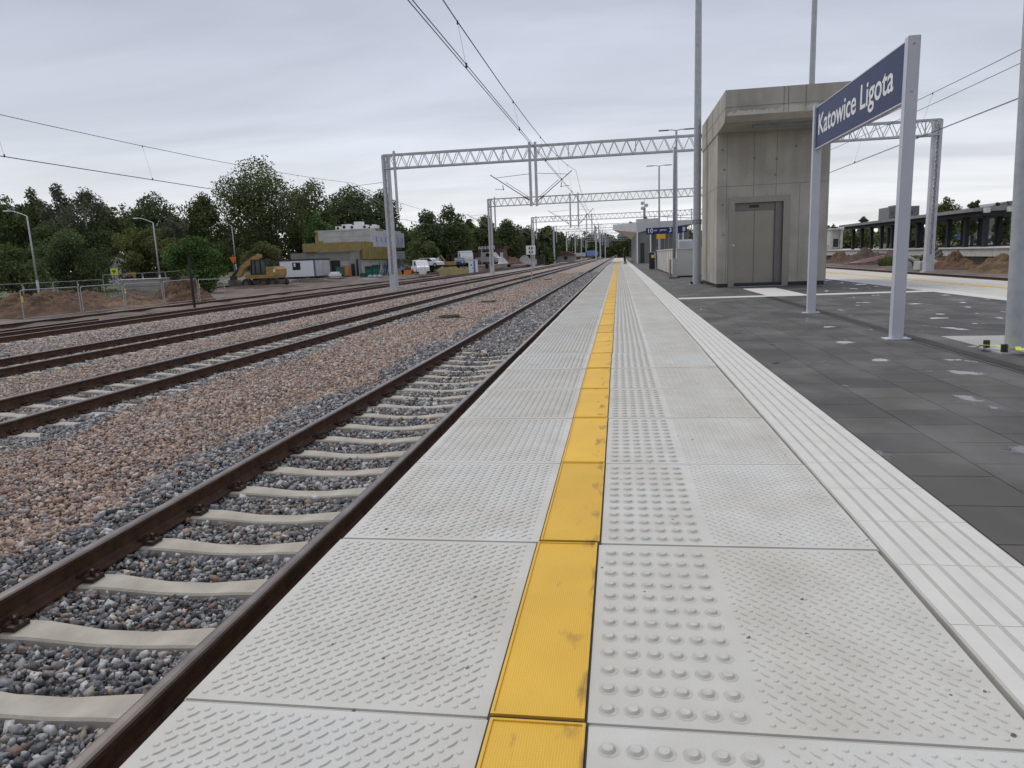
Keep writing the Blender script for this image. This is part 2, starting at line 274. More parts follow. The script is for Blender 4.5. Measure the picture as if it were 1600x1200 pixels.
M['grate'] = mat('cast_grate', (.075, .07, .062), .6, metal=.4)

# ------------------------------------------------------------------ mesh helpers
class MB:
    def __init__(s): s.v = []; s.f = []; s.mi = []; s.m = 0
    def add(s, vs, fs):
        o = len(s.v); s.v += [tuple(v) for v in vs]; s.f += [tuple(i+o for i in f) for f in fs]; s.mi += [s.m]*len(fs); return s
    def box(s, a, b, bev=0):
        x0, y0, z0 = [min(p, q) for p, q in zip(a, b)]; x1, y1, z1 = [max(p, q) for p, q in zip(a, b)]
        if bev:
            bm = bmesh.new(); bmesh.ops.create_cube(bm, size=1)
            bmesh.ops.scale(bm, vec=(x1-x0, y1-y0, z1-z0), verts=bm.verts); bmesh.ops.translate(bm, vec=((x0+x1)/2, (y0+y1)/2, (z0+z1)/2), verts=bm.verts)
            bmesh.ops.bevel(bm, geom=bm.edges[:], offset=bev, segments=2, affect='EDGES'); bm.verts.ensure_lookup_table()
            s.add([v.co[:] for v in bm.verts], [[v.index for v in f.verts] for f in bm.faces]); bm.free(); return s
        return s.add([(x0, y0, z0), (x1, y0, z0), (x1, y1, z0), (x0, y1, z0), (x0, y0, z1), (x1, y0, z1), (x1, y1, z1), (x0, y1, z1)],
                     [(0, 3, 2, 1), (4, 5, 6, 7), (0, 1, 5, 4), (1, 2, 6, 5), (2, 3, 7, 6), (3, 0, 4, 7)])
    def tube(s, p, q, r, r2=None, n=8, cap=True):
        r2 = r if r2 is None else r2; p = Vector(p); q = Vector(q); d = (q-p)
        if d.length < 1e-9: return s
        d.normalize(); u = d.orthogonal().normalized(); w = d.cross(u); vs = []
        for c, rr in ((p, r), (q, r2)):
            for i in range(n): a = 2*pi*i/n; vs.append(c+u*cos(a)*rr+w*sin(a)*rr)
        fs = [(i, (i+1) % n, n+(i+1) % n, n+i) for i in range(n)]
        if cap: fs += [tuple(range(n-1, -1, -1)), tuple(range(n, 2*n))]
        return s.add(vs, fs)
    def path(s, pts, r, n=6):
        for a, b in zip(pts[:-1], pts[1:]): s.tube(a, b, r, n=n)
        return s
    def bar(s, p, q, w, h=None):
        """rectangular bar between two points"""
        h = w if h is None else h; p = Vector(p); q = Vector(q); d = (q-p).normalized()
        up = Vector((0, 0, 1)) if abs(d.z) < .99 else Vector((0, 1, 0)); u = d.cross(up).normalized(); v = u.cross(d); vs = []
        for c in (p, q):
            for a, b in ((-1, -1), (1, -1), (1, 1), (-1, 1)): vs.append(c+u*a*w/2+v*b*h/2)
        return s.add(vs, [(3, 2, 1, 0), (4, 5, 6, 7), (0, 1, 5, 4), (1, 2, 6, 5), (2, 3, 7, 6), (3, 0, 4, 7)])
    def prism(s, pts, axis, a, b):
        """extrude a 2-D polygon along axis from a to b"""
        n = len(pts); mk = {'x': lambda p, t: (t, p[0], p[1]), 'y': lambda p, t: (p[0], t, p[1]), 'z': lambda p, t: (p[0], p[1], t)}[axis]
        return s.add([mk(p, a) for p in pts]+[mk(p, b) for p in pts], [tuple(range(n)), tuple(range(2*n-1, n-1, -1))]+[(i+n, (i+1) % n+n, (i+1) % n, i) for i in range(n)])
    def disc(s, c, r, axis='z', n=12, t=.01):
        d = {'x': Vector((1, 0, 0)), 'y': Vector((0, 1, 0)), 'z': Vector((0, 0, 1))}[axis]*t/2; c = Vector(c); return s.tube(c-d, c+d, r, n=n)
    def build(s, name, m, parent=None, smooth=False, loc=None):
        me = bpy.data.meshes.new(name); me.from_pydata(s.v, [], s.f)
        ms = m if isinstance(m, (list, tuple)) else [m]
        for x in ms: me.materials.append(M[x] if isinstance(x, str) else x)
        if len(ms) > 1: me.polygons.foreach_set('material_index', s.mi)
        if smooth: me.polygons.foreach_set('use_smooth', [True]*len(me.polygons))
        me.update(); bm = bmesh.new(); bm.from_mesh(me); bmesh.ops.recalc_face_normals(bm, faces=bm.faces); bm.to_mesh(me); bm.free()
        o = bpy.data.objects.new(name, me); C.objects.link(o)
        if parent: o.parent = parent
        if loc is not None: o.location = loc
        return o
def npmesh(name, V, F, m, parent=None, attr=None, smooth=False):
    """fast mesh from arrays; F is (n,k)"""
    me = bpy.data.meshes.new(name); n, k = F.shape
    me.vertices.add(len(V)); me.vertices.foreach_set('co', V.astype(np.float32).ravel())
    me.loops.add(n*k); me.loops.foreach_set('vertex_index', F.astype(np.int32).ravel())
    me.polygons.add(n); me.polygons.foreach_set('loop_start', np.arange(0, n*k, k, dtype=np.int32)); me.polygons.foreach_set('loop_total', np.full(n, k, np.int32))
    if smooth: me.polygons.foreach_set('use_smooth', np.ones(n, bool))
    if attr is not None: a = me.attributes.new('zone', 'FLOAT', 'POINT'); a.data.foreach_set('value', attr.astype(np.float32))
    me.update(calc_edges=True); me.materials.append(M[m] if isinstance(m, str) else m)
    o = bpy.data.objects.new(name, me); C.objects.link(o)
    if parent: o.parent = parent
    return o
def tag(o, label=None, cat=None, group=None, kind=None):
    if label: o['label'] = label
    if cat: o['category'] = cat
    if group: o['group'] = group
    if kind: o['kind'] = kind
    return o
def thing(name, label, cat, loc=(0, 0, 0), rz=0, group=None, kind=None):
    o = bpy.data.objects.new(name, None); C.objects.link(o); o.location = loc; o.rotation_euler.z = rz; o.empty_display_size = .3
    return tag(o, label, cat, group, kind)
def kids(o): return [c for c in bpy.data.objects if c.parent == o]
def copy_tree(o, parent=None):
    c = o.copy(); C.objects.link(c); c.parent = parent
    for ch in kids(o): copy_tree(ch, c)
    return c
def text_mesh(name, body, size, m, M4, parent, extrude=.002, sx=1):
    cu = bpy.data.curves.new(name, 'FONT'); cu.body = body; cu.size = size; cu.extrude = extrude; cu.offset = size*.012
    t = bpy.data.objects.new('tmp', cu); C.objects.link(t); bpy.context.view_layer.update()
    me = bpy.data.meshes.new_from_object(t.evaluated_get(bpy.context.evaluated_depsgraph_get())); bpy.data.objects.remove(t)
    me.transform(Matrix.Scale(sx, 4, (1, 0, 0))); me.transform(M4); me.materials.clear(); me.materials.append(M[m])
    o = bpy.data.objects.new(name, me); C.objects.link(o); o.parent = parent; return o
def basis(o, x, y, z):
    return Matrix(((x[0], y[0], z[0], o[0]), (x[1], y[1], z[1], o[1]), (x[2], y[2], z[2], o[2]), (0, 0, 0, 1)))

# ------------------------------------------------------------------ ground and terrain
RAILZ = -.76; SLZ = RAILZ-.175          # rail head, sleeper top
def sm(t): t = np.clip(t, 0, 1); return t*t*(3-2*t)
def terr(x, y):
    """ground height"""
    x = np.asarray(x, float); y = np.asarray(y, float)
    base = -1.06+0*x
    left = sm((-x-33)/30)*sm((y-60)/90)*2.6+sm((-x-22)/20)*sm((y-70)/60)*.3
    right = sm((x-45)/60)*2.0
    return base+left+right
def grid(xs, ys, hf):
    X, Y = np.meshgrid(xs, ys); Z = hf(X, Y); V = np.stack([X, Y, Z], -1).reshape(-1, 3)
    ny, nx = X.shape; i = np.arange(ny-1)[:, None]*nx+np.arange(nx-1)[None]; i = i.ravel()
    return V, np.stack([i, i+1, i+nx+1, i+nx], -1)
xs = np.concatenate([[-2500, -1200, -600, -350, -220], np.linspace(-160, 160, 161), [220, 350, 600, 1200, 2500]])
ys = np.concatenate([[-300, -100, -30], np.linspace(0, 260, 131), [300, 380, 500, 800, 1400, 3500]])
V, F = grid(xs, ys, lambda x, y: terr(x, y)-.04+.05*np.sin(x*.9+y*.37)*np.sin(y*.55-x*.21))
tag(npmesh('ground', V, F, 'terrain', smooth=True), kind='structure')
V, F = grid(np.linspace(-46, -23.2, 90), np.concatenate([np.linspace(-5, 150, 260), np.linspace(152, 330, 40)]), lambda x, y: terr(x, y)+.03+.05*np.sin(x*1.3+y*.6)*np.sin(y*.9-x)+.03*np.sin(x*3.1)*np.sin(y*2.3)-.25*sm((-x-44)/2))
tag(npmesh('construction_yard_ground', V, F, 'dirt', smooth=True), kind='structure')
V, F = grid(np.linspace(19, 29.2, 30), np.linspace(0, 330, 200), lambda x, y: -1.0+.05*np.sin(x*1.7+y*.5)*np.sin(y*.8-x))
tag(npmesh('yard_ground', V, F, 'dirt', smooth=True), kind='structure')

def ballast_h(x, y):
    x = np.asarray(x, float)
    h = np.full(x.shape, SLZ-.045)
    for cx_, w in ((-5.7, 1.7), (-10.75, 1.1), (-16.3, 1.6)):
        h = h+.065*np.exp(-((x-cx_)/w)**4)
    h = h+.075*np.exp(-((x+3.95)/.42)**4)+.05*np.exp(-((x+1.75)/.3)**4)
    h = h-.12*sm((-x-22)/1.5)
    return h+.014*np.sin(x*2.1+y*.9)*np.sin(y*1.3-x*.7)
def zone_f(x, y):
    """0 grey fresh ballast, 1 pinkish ballast"""
    x = np.asarray(x, float)
    w = .25*np.sin(y*.8+x)+.18*np.sin(y*2.1+1.3)
    z = np.zeros(x.shape)
    z = np.maximum(z, sm((1.52-np.abs(x+w*.8+5.62))/.35))
    z = np.maximum(z, .9*sm((1.0-np.abs(x+w*.6+10.85))/.35))
    z = np.maximum(z, .55*sm((-x-14.3)/.8))
    z = np.maximum(z, .45*sm((-x-11.9)/.8))
    return z
V, F = grid(np.linspace(-23.9, -.9, 330), np.concatenate([np.linspace(-2, 60, 240), np.linspace(61, 420, 90)]), lambda x, y: ballast_h(x, y)-.028)
bb = npmesh('ballast_bed', V, F, 'gravel', attr=zone_f(V[:, 0], V[:, 1]), smooth=True); tag(bb, kind='structure')
V, F = grid(np.linspace(9.2, 19.4, 30), np.linspace(-2, 420, 150), lambda x, y: SLZ-.06+0*x)
tag(npmesh('ballast_bed_right', V, F, 'gravel', attr=np.full(len(V), .6), smooth=True), kind='structure')

# loose stones, true size, as far as they can be told apart
def ico():
    bm = bmesh.new(); bmesh.ops.create_icosphere(bm, subdivisions=1, radius=1)
    v = np.array([x.co[:] for x in bm.verts]); f = np.array([[i.index for i in q.verts] for q in bm.faces]); bm.free(); return v, f
IV = np.array([(x, y, z) for z in (-.62, .62) for y in (-.62, .62) for x in (-.62, .62)], float)
IF = np.array([(0, 2, 3), (0, 3, 1), (4, 5, 7), (4, 7, 6), (0, 1, 5), (0, 5, 4), (2, 6, 7), (2, 7, 3), (0, 4, 6), (0, 6, 2), (1, 3, 7), (1, 7, 5)])
def stones(name, pts, sizes, zone, squash=.62):
    n = len(pts); k = len(IV)
    base = IV[None]*(1+rng.uniform(-.42, .42, (n, k, 3)))+rng.uniform(-.12, .12, (n, k, 3))
    ax = np.stack([rng.uniform(.8, 1.35, n), rng.uniform(.55, 1.0, n), rng.uniform(squash-.15, squash+.15, n)], 1)[:, None]
    v = base*ax*sizes[:, None, None]
    q = rng.normal(size=(n, 4)); q[:, 1:3] *= .45; q /= np.linalg.norm(q, axis=1)[:, None]; w, a, b, c = q.T
    Rm = np.stack([1-2*(b*b+c*c), 2*(a*b-c*w), 2*(a*c+b*w), 2*(a*b+c*w), 1-2*(a*a+c*c), 2*(b*c-a*w), 2*(a*c-b*w), 2*(b*c+a*w), 1-2*(a*a+b*b)], 1).reshape(n, 3, 3)
    v = np.einsum('nij,nkj->nki', Rm, v)+pts[:, None]
    f = IF[None]+(np.arange(n)*k)[:, None, None]
    return tag(npmesh(name, v.reshape(-1, 3), f.reshape(-1, 3), 'stone', attr=np.repeat(zone, k)), kind='stuff')
def scatter(x0, x1, y0, y1, pitch):
    nx = int((x1-x0)/pitch); ny = int((y1-y0)/pitch)
    X, Y = np.meshgrid(x0+(np.arange(nx)+.5)*pitch, y0+(np.arange(ny)+.5)*pitch)
    X = X.ravel()+rng.uniform(-.5, .5, X.size)*pitch; Y = Y.ravel()+rng.uniform(-.5, .5, Y.size)*pitch; return X, Y
T1, T2, T3, T4 = -2.76, -8.45, -13.1, -19.65
T1_END = 15.2
def on_sleeper(X, Y):
    m = np.zeros(len(X), bool)
    for c_, y0, y1 in ((T1, .2, T1_END), (T2, 4.6, 70), (T3, 8, 70), (T4, 14, 80)):
        ph = np.abs(((Y-y0+.3) % .6)-.3); m |= (np.abs(X-c_) < 1.29) & ((X > T1-.93) | (c_ != T1)) & (ph < .115) & (Y > y0-.2) & (Y < y1)
    for c_ in (T1, T2, T3, T4):
        for s_ in (-.7535, .7535): m |= (np.abs(X-c_-s_) < .05)
    return m
PX, PY, PZ, PS = [], [], [], []
for (y0, y1, p) in ((.9, 4, .030), (4, 8, .033), (8, 13, .038), (13, 20, .050), (20, 32, .070), (32, 50, .10), (50, 80, .16)):
    X, Y = scatter(-24 if y1 > 8 else -9, -1.25, y0, y1, p)
    k = (X > -1.08*Y-.3) & ~on_sleeper(X, Y); 
    if y1 > 8: k &= (X > -23)
    # nothing to see behind the platform edge
    X, Y = X[k], Y[k]; s_ = rng.gamma(6, p*.70/6, len(X)).clip(p*.3, min(p*1.4, .062))
    PX.append(X); PY.append(Y); PS.append(s_); PZ.append(ballast_h(X, Y)+rng.uniform(-.012, .016, len(X))+np.where((np.abs(X-T1) < .7) & (Y > T1_END-2), .03*sm((Y-T1_END+2)/2), 0))
X, Y, Z, Sz = map(np.concatenate, (PX, PY, PZ, PS))
zn = zone_f(X, Y)*.86+.06+rng.uniform(-.5, .5, len(X))+.12*np.sin(X*3.3+Y*1.7)*np.sin(Y*2.9-X*1.1)
zn = np.where(zn > .5, 1.0, 0.0)
zn = np.where((rng.uniform(size=len(X)) < .07), .5, zn)
stones('ballast_stones', np.stack([X, Y, Z], 1), Sz, zn)
print('stones', len(X))

# ------------------------------------------------------------------ railway tracks
def rail_profile():
    r = [(-.075, 0), (.075, 0), (.075, .012), (.022, .030), (.009, .045), (.009, .125), (.034, .137), (.036, .160), (.030, .170), (.016, .175)]
    return [(x, z) for x, z in r]+[(-x, z) for x, z in reversed(r[2:])]+[(-.075, .012)][:0]
def rail_mesh(name, y0, y1, shade=('rust', 'railtop')):
    b = MB(); pr = rail_profile(); n = len(pr); ysr = list(np.linspace(y0, y1, 12)); vs = []
    for y in ysr: vs += [(p[0], y, p[1]) for p in pr]
    o = len(b.v); b.v += vs
    for k in range(len(ysr)-1):
        for i in range(n):
            j = (i+1) % n; a = k*n+i; c = k*n+j
            top = pr[i][1] > .155 and pr[j][1] > .155
            b.f.append((a, c, c+n, a+n)); b.mi.append(1 if top else 0)
    b.f += [tuple(range(n)), tuple((len(ysr)-1)*n+i for i in range(n))]; b.mi += [0, 0]
    return b.build(name, list(shade))
def sleeper_mesh():
    b = MB(); xsn = [-1.30, -1.27, -.95, -.50, -.36, -.15, .15, .36, .50, .95, 1.27, 1.30]
    top = {0: -.05, 1: -.012, 2: 0, 3: 0, 4: -.012, 5: -.030}; tw = {0: .075, 1: .085, 2: .088, 3: .088, 4: .080, 5: .072}
    vs = []
    for i, x in enumerate(xsn):
        k = i if i < 6 else 11-i; t = top[k]; w = tw[k]; vs += [(x, -w-.04, -.2), (x, -w-.012, t-.012), (x, -w, t), (x, w, t), (x, w+.012, t-.012), (x, w+.04, -.2)]
    fs = []
    for i in range(len(xsn)-1):
        for j in range(5): a = i*6+j; fs.append((a, a+1, a+7, a+6))
    fs += [tuple(range(6)), tuple(range(len(vs)-1, len(vs)-7, -1))]
    b.add(vs, fs); return b
def clip_mesh():
    b = MB()
    for s in (1,):
        cx = s*.115; b.box((cx-.035*1, -.055, 0), (cx+.035, .055, .028))
        for (oy, tilt) in ((-.028, .5), (.028, -.5)):      # two sprung loops
            pts = [Vector((cx-s*.012+.033*cos(a)*.9, oy+.030*sin(a), .052+.034*cos(a)*.55+.018*sin(a)*tilt)) for a in np.linspace(0, 2*pi*.9, 10)]
            b.path(pts, .0085, n=5)
        b.tube((cx, 0, .02), (cx, 0, .075), .013, n=6); b.bar((cx-s*.075, -.045, .035), (cx-s*.075, .045, .035), .03, .018)
    return b
SLM = CLM = None
def track(label, cx, ys0, count, y_a, y_b, clips=True, rails=(-1, 1), near=False):
    global SLM, CLM
    t = thing('railway_track', label, 'railway track', (cx, 0, RAILZ), kind=None)
    for s in rails: r = rail_mesh('rail', y_a, y_b); r.parent = t; r.location = (s*.7535, 0, -.175)
    if SLM is None:
        o = sleeper_mesh().build('sleeper', 'sleeper'); SLM = o.data; bpy.data.objects.remove(o)
        o = clip_mesh().build('rail_clip', 'clip'); CLM = o.data; bpy.data.objects.remove(o)
    for i in range(count):
        o = bpy.data.objects.new('sleeper', SLM); C.objects.link(o); o.parent = t; o.location = (0, ys0+i*.6, -.175)
        if clips:
            for s in (-1, 1):
                for fl in (0, pi):
                    if not near and (s < 0 or fl == 0) and i > 40: continue
                    c = bpy.data.objects.new('rail_clip', CLM); C.objects.link(c); c.parent = o; c.location = (s*.7535, 0, 0); c.rotation_euler.z = fl
    return t
t1 = track('rusty railway track right beside the platform edge, grey stones between its sleepers', T1, .2, 26, -2, 420, near=True)
track('second rusty railway track from the platform, its pale sleepers clear of the stones', T2, 4.6, 100, -2, 420)
track('third railway track from the platform, between it and the near gantry legs', T3, 8, 100, 0, 420)
t4 = track('farthest railway track on the left, just beyond the gantry legs', T4, 14, 100, 0, 420, clips=False)
track('railway track hidden low behind the far platform edge on the right', 10.95, 20, 30, 0, 420, clips=False)
track('rusty railway track on the right, between the platform and the soil heaps', 16.85, 20, 40, 0, 420, clips=False)
r = rail_mesh('loose_rail', 5, 26.5); r.location = (-21.6, 0, RAILZ-.19); tag(r, 'loose rusty rail lying beside the farthest left track', 'rail')
r = rail_mesh('boundary_rail', 5, 110); r.location = (-26.2, 0, -1.06); r.rotation_euler.z = R(-.6); tag(r, 'long rusty rail lying along the edge of the construction yard', 'rail')

# drain covers between the tracks
for i, (x, y, lb) in enumerate([(-5.7, 23.2, 'round black drain cover in the pink ballast, nearest of the three'), (-5.8, 31.2, 'low round drain cover in the pink ballast, middle one'), (-5.9, 59, 'drain cover in a pale concrete ring near the small white track sign'), (-16.2, 57.5, 'drain cover in a pale concrete surround beside the near left gantry leg')]):
    t = thing('drain_cover', lb, 'drain cover', (x, y, SLZ+.02), group='drain covers between the tracks')
    b = MB(); b.tube((0, 0, -.1), (0, 0, .05), .48, n=20); b.build('concrete_ring', 'concrete_pale' if i > 1 else 'grate', t)
    b = MB(); b.tube((0, 0, .05), (0, 0, .10 if i != 1 else .07), .36, n=20); [b.box((-.3, k*.1-.015, .10 if i != 1 else .07), (.3, k*.1+.015, .115 if i != 1 else .085)) for k in range(-2, 3)]; b.build('lid', 'grate', t)

# ------------------------------------------------------------------ platform
PR = 9.25
plat = thing('platform', None, None, kind='structure')
b = MB(); b.box((-.93, -3, -1.3), (PR-.1, 180, -.13)); b.build('platform_base', 'block', plat)
b = MB(); b.add([(1.25, -3, 0), (6.35, -3, 0), (6.35, 180, 0), (1.25, 180, 0), (1.25, -3, -.12), (6.35, -3, -.12), (6.35, 180, -.12), (1.25, 180, -.12)], [(0, 1, 2, 3), (0, 4, 5, 1), (2, 6, 7, 3)])
b.build('paved_surface', 'paver', plat)
b = MB(); b.add([(.835, -3, -.03), (1.26, -3, -.03), (1.26, 180, -.03), (.835, 180, -.03)], [(0, 1, 2, 3)]); b.build('joint', 'gap', plat)
# ridged guide strip
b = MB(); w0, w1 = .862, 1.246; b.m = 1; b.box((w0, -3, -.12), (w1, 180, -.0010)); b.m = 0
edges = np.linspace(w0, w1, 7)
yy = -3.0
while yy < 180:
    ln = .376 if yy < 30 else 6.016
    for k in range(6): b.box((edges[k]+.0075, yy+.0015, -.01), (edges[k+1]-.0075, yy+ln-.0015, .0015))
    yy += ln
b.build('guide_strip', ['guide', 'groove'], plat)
# crossing guide path, and its branch to the lift door
for (a, c_, nm) in (((1.27, 15.5, .002), (6.34, 15.95, .006), 'crossing_path'), ((3.15, 15.955, .002), (3.95, 18.9, .006), 'door_path')):
    b = MB(); b.box(a, c_); b.build(nm, 'guide', plat)
# patches on the paving
b = MB(); b.prism([(3.42, 7.22), (3.95, 6.9), (5.2, 7.0), (5.1, 8.0), (3.42, 8.12)], 'z', .001, .006); b.build('concrete_patch', 'slab_bump', plat)
# drain channel
t = thing('drain_channel', 'narrow slotted drain channel crossing the dark paving behind the station sign', 'drain')
b = MB(); b.box((3.01, 3, .001), (3.21, 15.5, .004)); b.build('channel_frame', 'grate', t)
b = MB(); [b.box((3.05, 3+k*.05, .0045), (3.17, 3+k*.05+.03, .009)) for k in range(250)]; b.build('grating', 'grate', t)

def lens(cx, cy, ang, L_, W_, H_, n=8):
    ca, sa = cos(ang), sin(ang); vs = []
    for (k, h) in ((1, -.001), (.62, H_)):
        for i in range(n):
            a = 2*pi*i/n; x = L_/2*cos(a)*k; y = W_/2*sin(a)*k; vs.append((cx+x*ca-y*sa, cy+x*sa+y*ca, h))
    return vs, [(i, (i+1) % n, n+(i+1) % n, n+i) for i in range(n)]+[tuple(range(n, 2*n))]
def slab_mesh():
    b = MB(); b.box((-1.05, 0, -.15), (.852, .982, 0), bev=.005)
    b.m = 1
    for i in range(6):
        for j in range(12):
            vs, fs = lens(-.035+i*.0575, .055+j*.0775, 0, .038, .038, .0062, 16); b.m = 1; b.add(vs, fs[:-1]); b.m = 2; b.add(vs, fs[-1:])
            vs, fs = lens(-.033+i*.0575+rng.uniform(-.001, .001), .053+j*.0775, 0, .047, .046, .0004, 16); vs = [(a, c_, .0004) for a, c_, z_ in vs[:16]]; b.m = 3; b.add(vs, [tuple(range(16))])
    b.m = 0
    p = .0418
    for (x0, x1, sg) in ((-1.030, -.315, 1), (.300, .842, -1)):
        nx = int((x1-x0)/p+.3); ny = 23
        for i in range(nx):
            for j in range(ny):
                x = x0+(i+.45)*p; y = .012+(j+.5)*p
                vs, fs = lens(x, y, 0, .020, .020, .0030); b.m = 0; b.add(vs, fs)
                if i < nx-1 and j < ny-1: vs, fs = lens(x+p/2, y+p/2, sg*R(52), .037, .0095, .0038); b.add(vs, fs)
    return b
so_ = slab_mesh().build('edge_slab', ['slab', 'slab_bump', 'slab_top', 'slab_halo'], plat)
b = MB(); b.m = 1; b.box((-.302, -.004, -.02), (-.078, .988, .0012)); b.m = 0; b.box((-.296, .006, 0), (-.084, .976, .0045))
for (a, c_) in (((-.296, .006), (-.289, .976)), ((-.091, .006), (-.084, .976)), ((-.289, .006), (-.091, .012)), ((-.289, .970), (-.091, .976))): b.box((a[0], a[1], .004), (c_[0], c_[1], .0085))
ys_ = b.build('yellow_strip', ['yellow', 'gap'], so_)
so_.location = (0, .405, 0)
rr = random.Random(4)
for i in range(-2, 98):
    if i == 0: continue
    o = so_.copy(); C.objects.link(o); o.parent = plat; o.location = (rr.uniform(-.004, .004), .405+i*.985, rr.uniform(-.0015, .0015))
    s = ys_.copy(); C.objects.link(s); s.parent = o
b = MB(); b.box((-1.05, 96.9, -.15), (.835, 180, -.001)); b.build('edge_paving', 'slab', plat)
b = MB(); b.box((-.296, 96.9, 0), (-.084, 180, .004)); b.build('yellow_line', 'yellow', plat)
# the other edge of the platform, its own yellow line
b = MB(); b.box((6.352, -3, -.12), (6.75, 180, .001)); b.build('guide_strip', 'guide', plat)
b = MB(); [b.box((6.765, -3+k*.985, -.15), (PR, -3+k*.985+.977, 0)) for k in range(186)]; b.build('edge_paving', 'slab', plat)
b = MB(); b.box((7.84, -3, 0), (8.05, 180, .005)); b.build('yellow_line', 'yellow', plat)

# ------------------------------------------------------------------ station name sign
ssx = 2.92; sy0, sy1 = 8.0, 11.42
t = thing('station_sign', 'navy station name sign on two grey posts reading Katowice Ligota', 'station sign', (ssx, sy0, 0))
for yy, zt in ((0, 3.03), (sy1-sy0, 3.06)):
    b = MB(); b.box((-.055, yy-.05, 0), (.062, yy+.05, zt), bev=.006); b.build('post', 'post_grey', t)
    b = MB(); b.box((-.12, yy-.08, .001), (.13, yy+.08, .012)); b.build('base_plate', 'post_grey', t)
b = MB(); b.box((-.03, .06, 2.43), (.03, sy1-sy0-.055, 3.0)); b.m = 1
for a, c_ in (((-.034, .055, 2.415), (.034, sy1-sy0-.05, 2.43)), ((-.034, .055, 3.0), (.034, sy1-sy0-.05, 3.012))): b.box(a, c_)
pn = b.build('sign_panel', ['navy', 'post_grey'], t)
tx = text_mesh('lettering', 'Katowice Ligota', .40, 'white', Matrix.Identity(4), pn, .001)
xsx = [v.co.x for v in tx.data.vertices]; tx.data.transform(Matrix.Scale(2.86/(max(xsx)-min(xsx)), 4, (1, 0, 0))); tx.data.transform(basis((-.0315, sy1-sy0-.17, 2.605), (0, -1, 0), (0, 0, 1), (-1, 0, 0)))
b = MB(); [b.disc((-.0, -.053, z), .008, 'y', 8, .01) for z in (2.95, 2.5)]; b.build('bolt', 'galv_dark', t)

# ------------------------------------------------------------------ lift building
lx0, lx1, ly0, ly1 = 2.62, 5.45, 19.95, 23.4
t = thing('lift_building', 'small raw concrete lift building with steel doors and overhanging roof', 'lift building', (0, 0, 0))
ztop = 4.8
b = MB(); b.box((lx0, ly0+.02, .1), (lx0+.26, ly1, 4.02)); b.box((lx1-.26, ly0+.02, .1), (lx1, ly1, 4.02)); b.box((lx0+.26, ly1-.25, .1), (lx1-.26, ly1-.003, 4.02))
b.box((2.96, ly0, 2.33), (4.40, ly0+.28, 4.02)); b.box((lx0, ly0, .1), (2.96, ly0+.0195, 4.02)); b.box((4.40, ly0, .1), (lx1, ly0+.0195, 4.02))
b.box((lx0+.26, ly0+.02, .1), (2.96, ly0+.28, 4.02)); b.box((4.40, ly0+.02, .1), (lx1-.26, ly0+.28, 4.02))
w = b.build('wall', 'concrete', t)
b = MB()   # joints, tie holes
for z in (2.66, ): b.box((lx0-.003, ly0-.003, z), (lx1+.003, ly0+.0, z+.012)); b.box((lx0-.003, ly0, z), (lx0, ly1, z+.012))
for x in (2.86, 3.55, 4.12, 5.08): b.box((x, ly0-.003, 2.33 if 3.0 < x < 4.6 else .1), (x+.010, ly0, 4.02))
for x in (4.72, 5.2): b.box((x, ly0-.003, .1), (x+.008, ly0, 2.66))
for y in (20.5, 21.4, 22.5): b.box((lx0-.003, y, .1), (lx0, y+.012, 4.02))
for (x, z) in ((3.56, 3.35), (4.12, 3.3), (5.05, 3.4), (4.1, 2.9), (2.75, 3.6), (4.6, 3.6), (5.2, 2.9), (2.76, 2.2), (5.2, 1.2), (5.0, 1.8), (5.02, .9), (2.8, 3.1), (2.8, 1.4)): b.disc((x, ly0-.002, z), .03, 'y', 12, .006)
b.build('form_joints', 'joint', w)
b = MB(); b.box((lx0+.03, ly0+.03, 0), (lx1-.03, ly1-.03, .1)); b.build('plinth', 'black', t)
# roof: front overhangs 1.2 m
ry = 18.5
b = MB(); b.prism([(ry, 4.80), (ry, 4.20), (ry+.12, 4.07), (ly0, 4.02), (ly1, 4.02), (ly1, 4.80)], 'x', lx0-.02, lx1+.14)
rf = b.build('roof', 'concrete', t)
b = MB(); rs_ = random.Random(3)
pts = [(lx0+.03, 4.36)]
x = lx0+.03; top = []
while x < lx1+.1: top.append((x, 4.30+rs_.uniform(-.03, .05)+(.03 if x > 3.9 else -.02))); x += rs_.uniform(.02, .08)
b.prism([(lx0+.0, 4.202), *[(p[0], p[1]) for p in top], (lx1+.12, 4.202)][::-1], 'y', ry-.004, ry-.001) if False else None
for a_, c_ in zip(top[:-1], top[1:]): b.add([(a_[0], ry-.003, 4.202), (c_[0], ry-.003, 4.202), (c_[0], ry-.003, c_[1]), (a_[0], ry-.003, a_[1]), (a_[0], ry-.0005, 4.202), (c_[0], ry-.0005, 4.202), (c_[0], ry-.0005, c_[1]), (a_[0], ry-.0005, a_[1])], [(0, 1, 2, 3), (4, 7, 6, 5), (0, 4, 5, 1), (3, 2, 6, 7)])
b.build('laitance_run', 'laitance', rf)
b = MB()
for x in (3.95, 4.05, 4.45): b.box((x, ry-.006, 4.21), (x+.012, ry-.001, 4.79))
b.box((lx0-.02, ry-.006, 4.40), (lx1+.14, ry-.002, 4.408)); b.box((lx0-.024, ry, 4.39), (lx0-.021, ly1, 4.40))
for y in (19.6, 20.9, 22.2): b.box((lx0-.024, y, 4.04), (lx0-.021, y+.012, 4.79))
b.build('form_joints', 'joint', rf)
b = MB(); b.box((3.35, 19.05, 3.98), (5.2, 19.2, 4.055)); b.build('strip_lamp', 'galv_dark', rf)
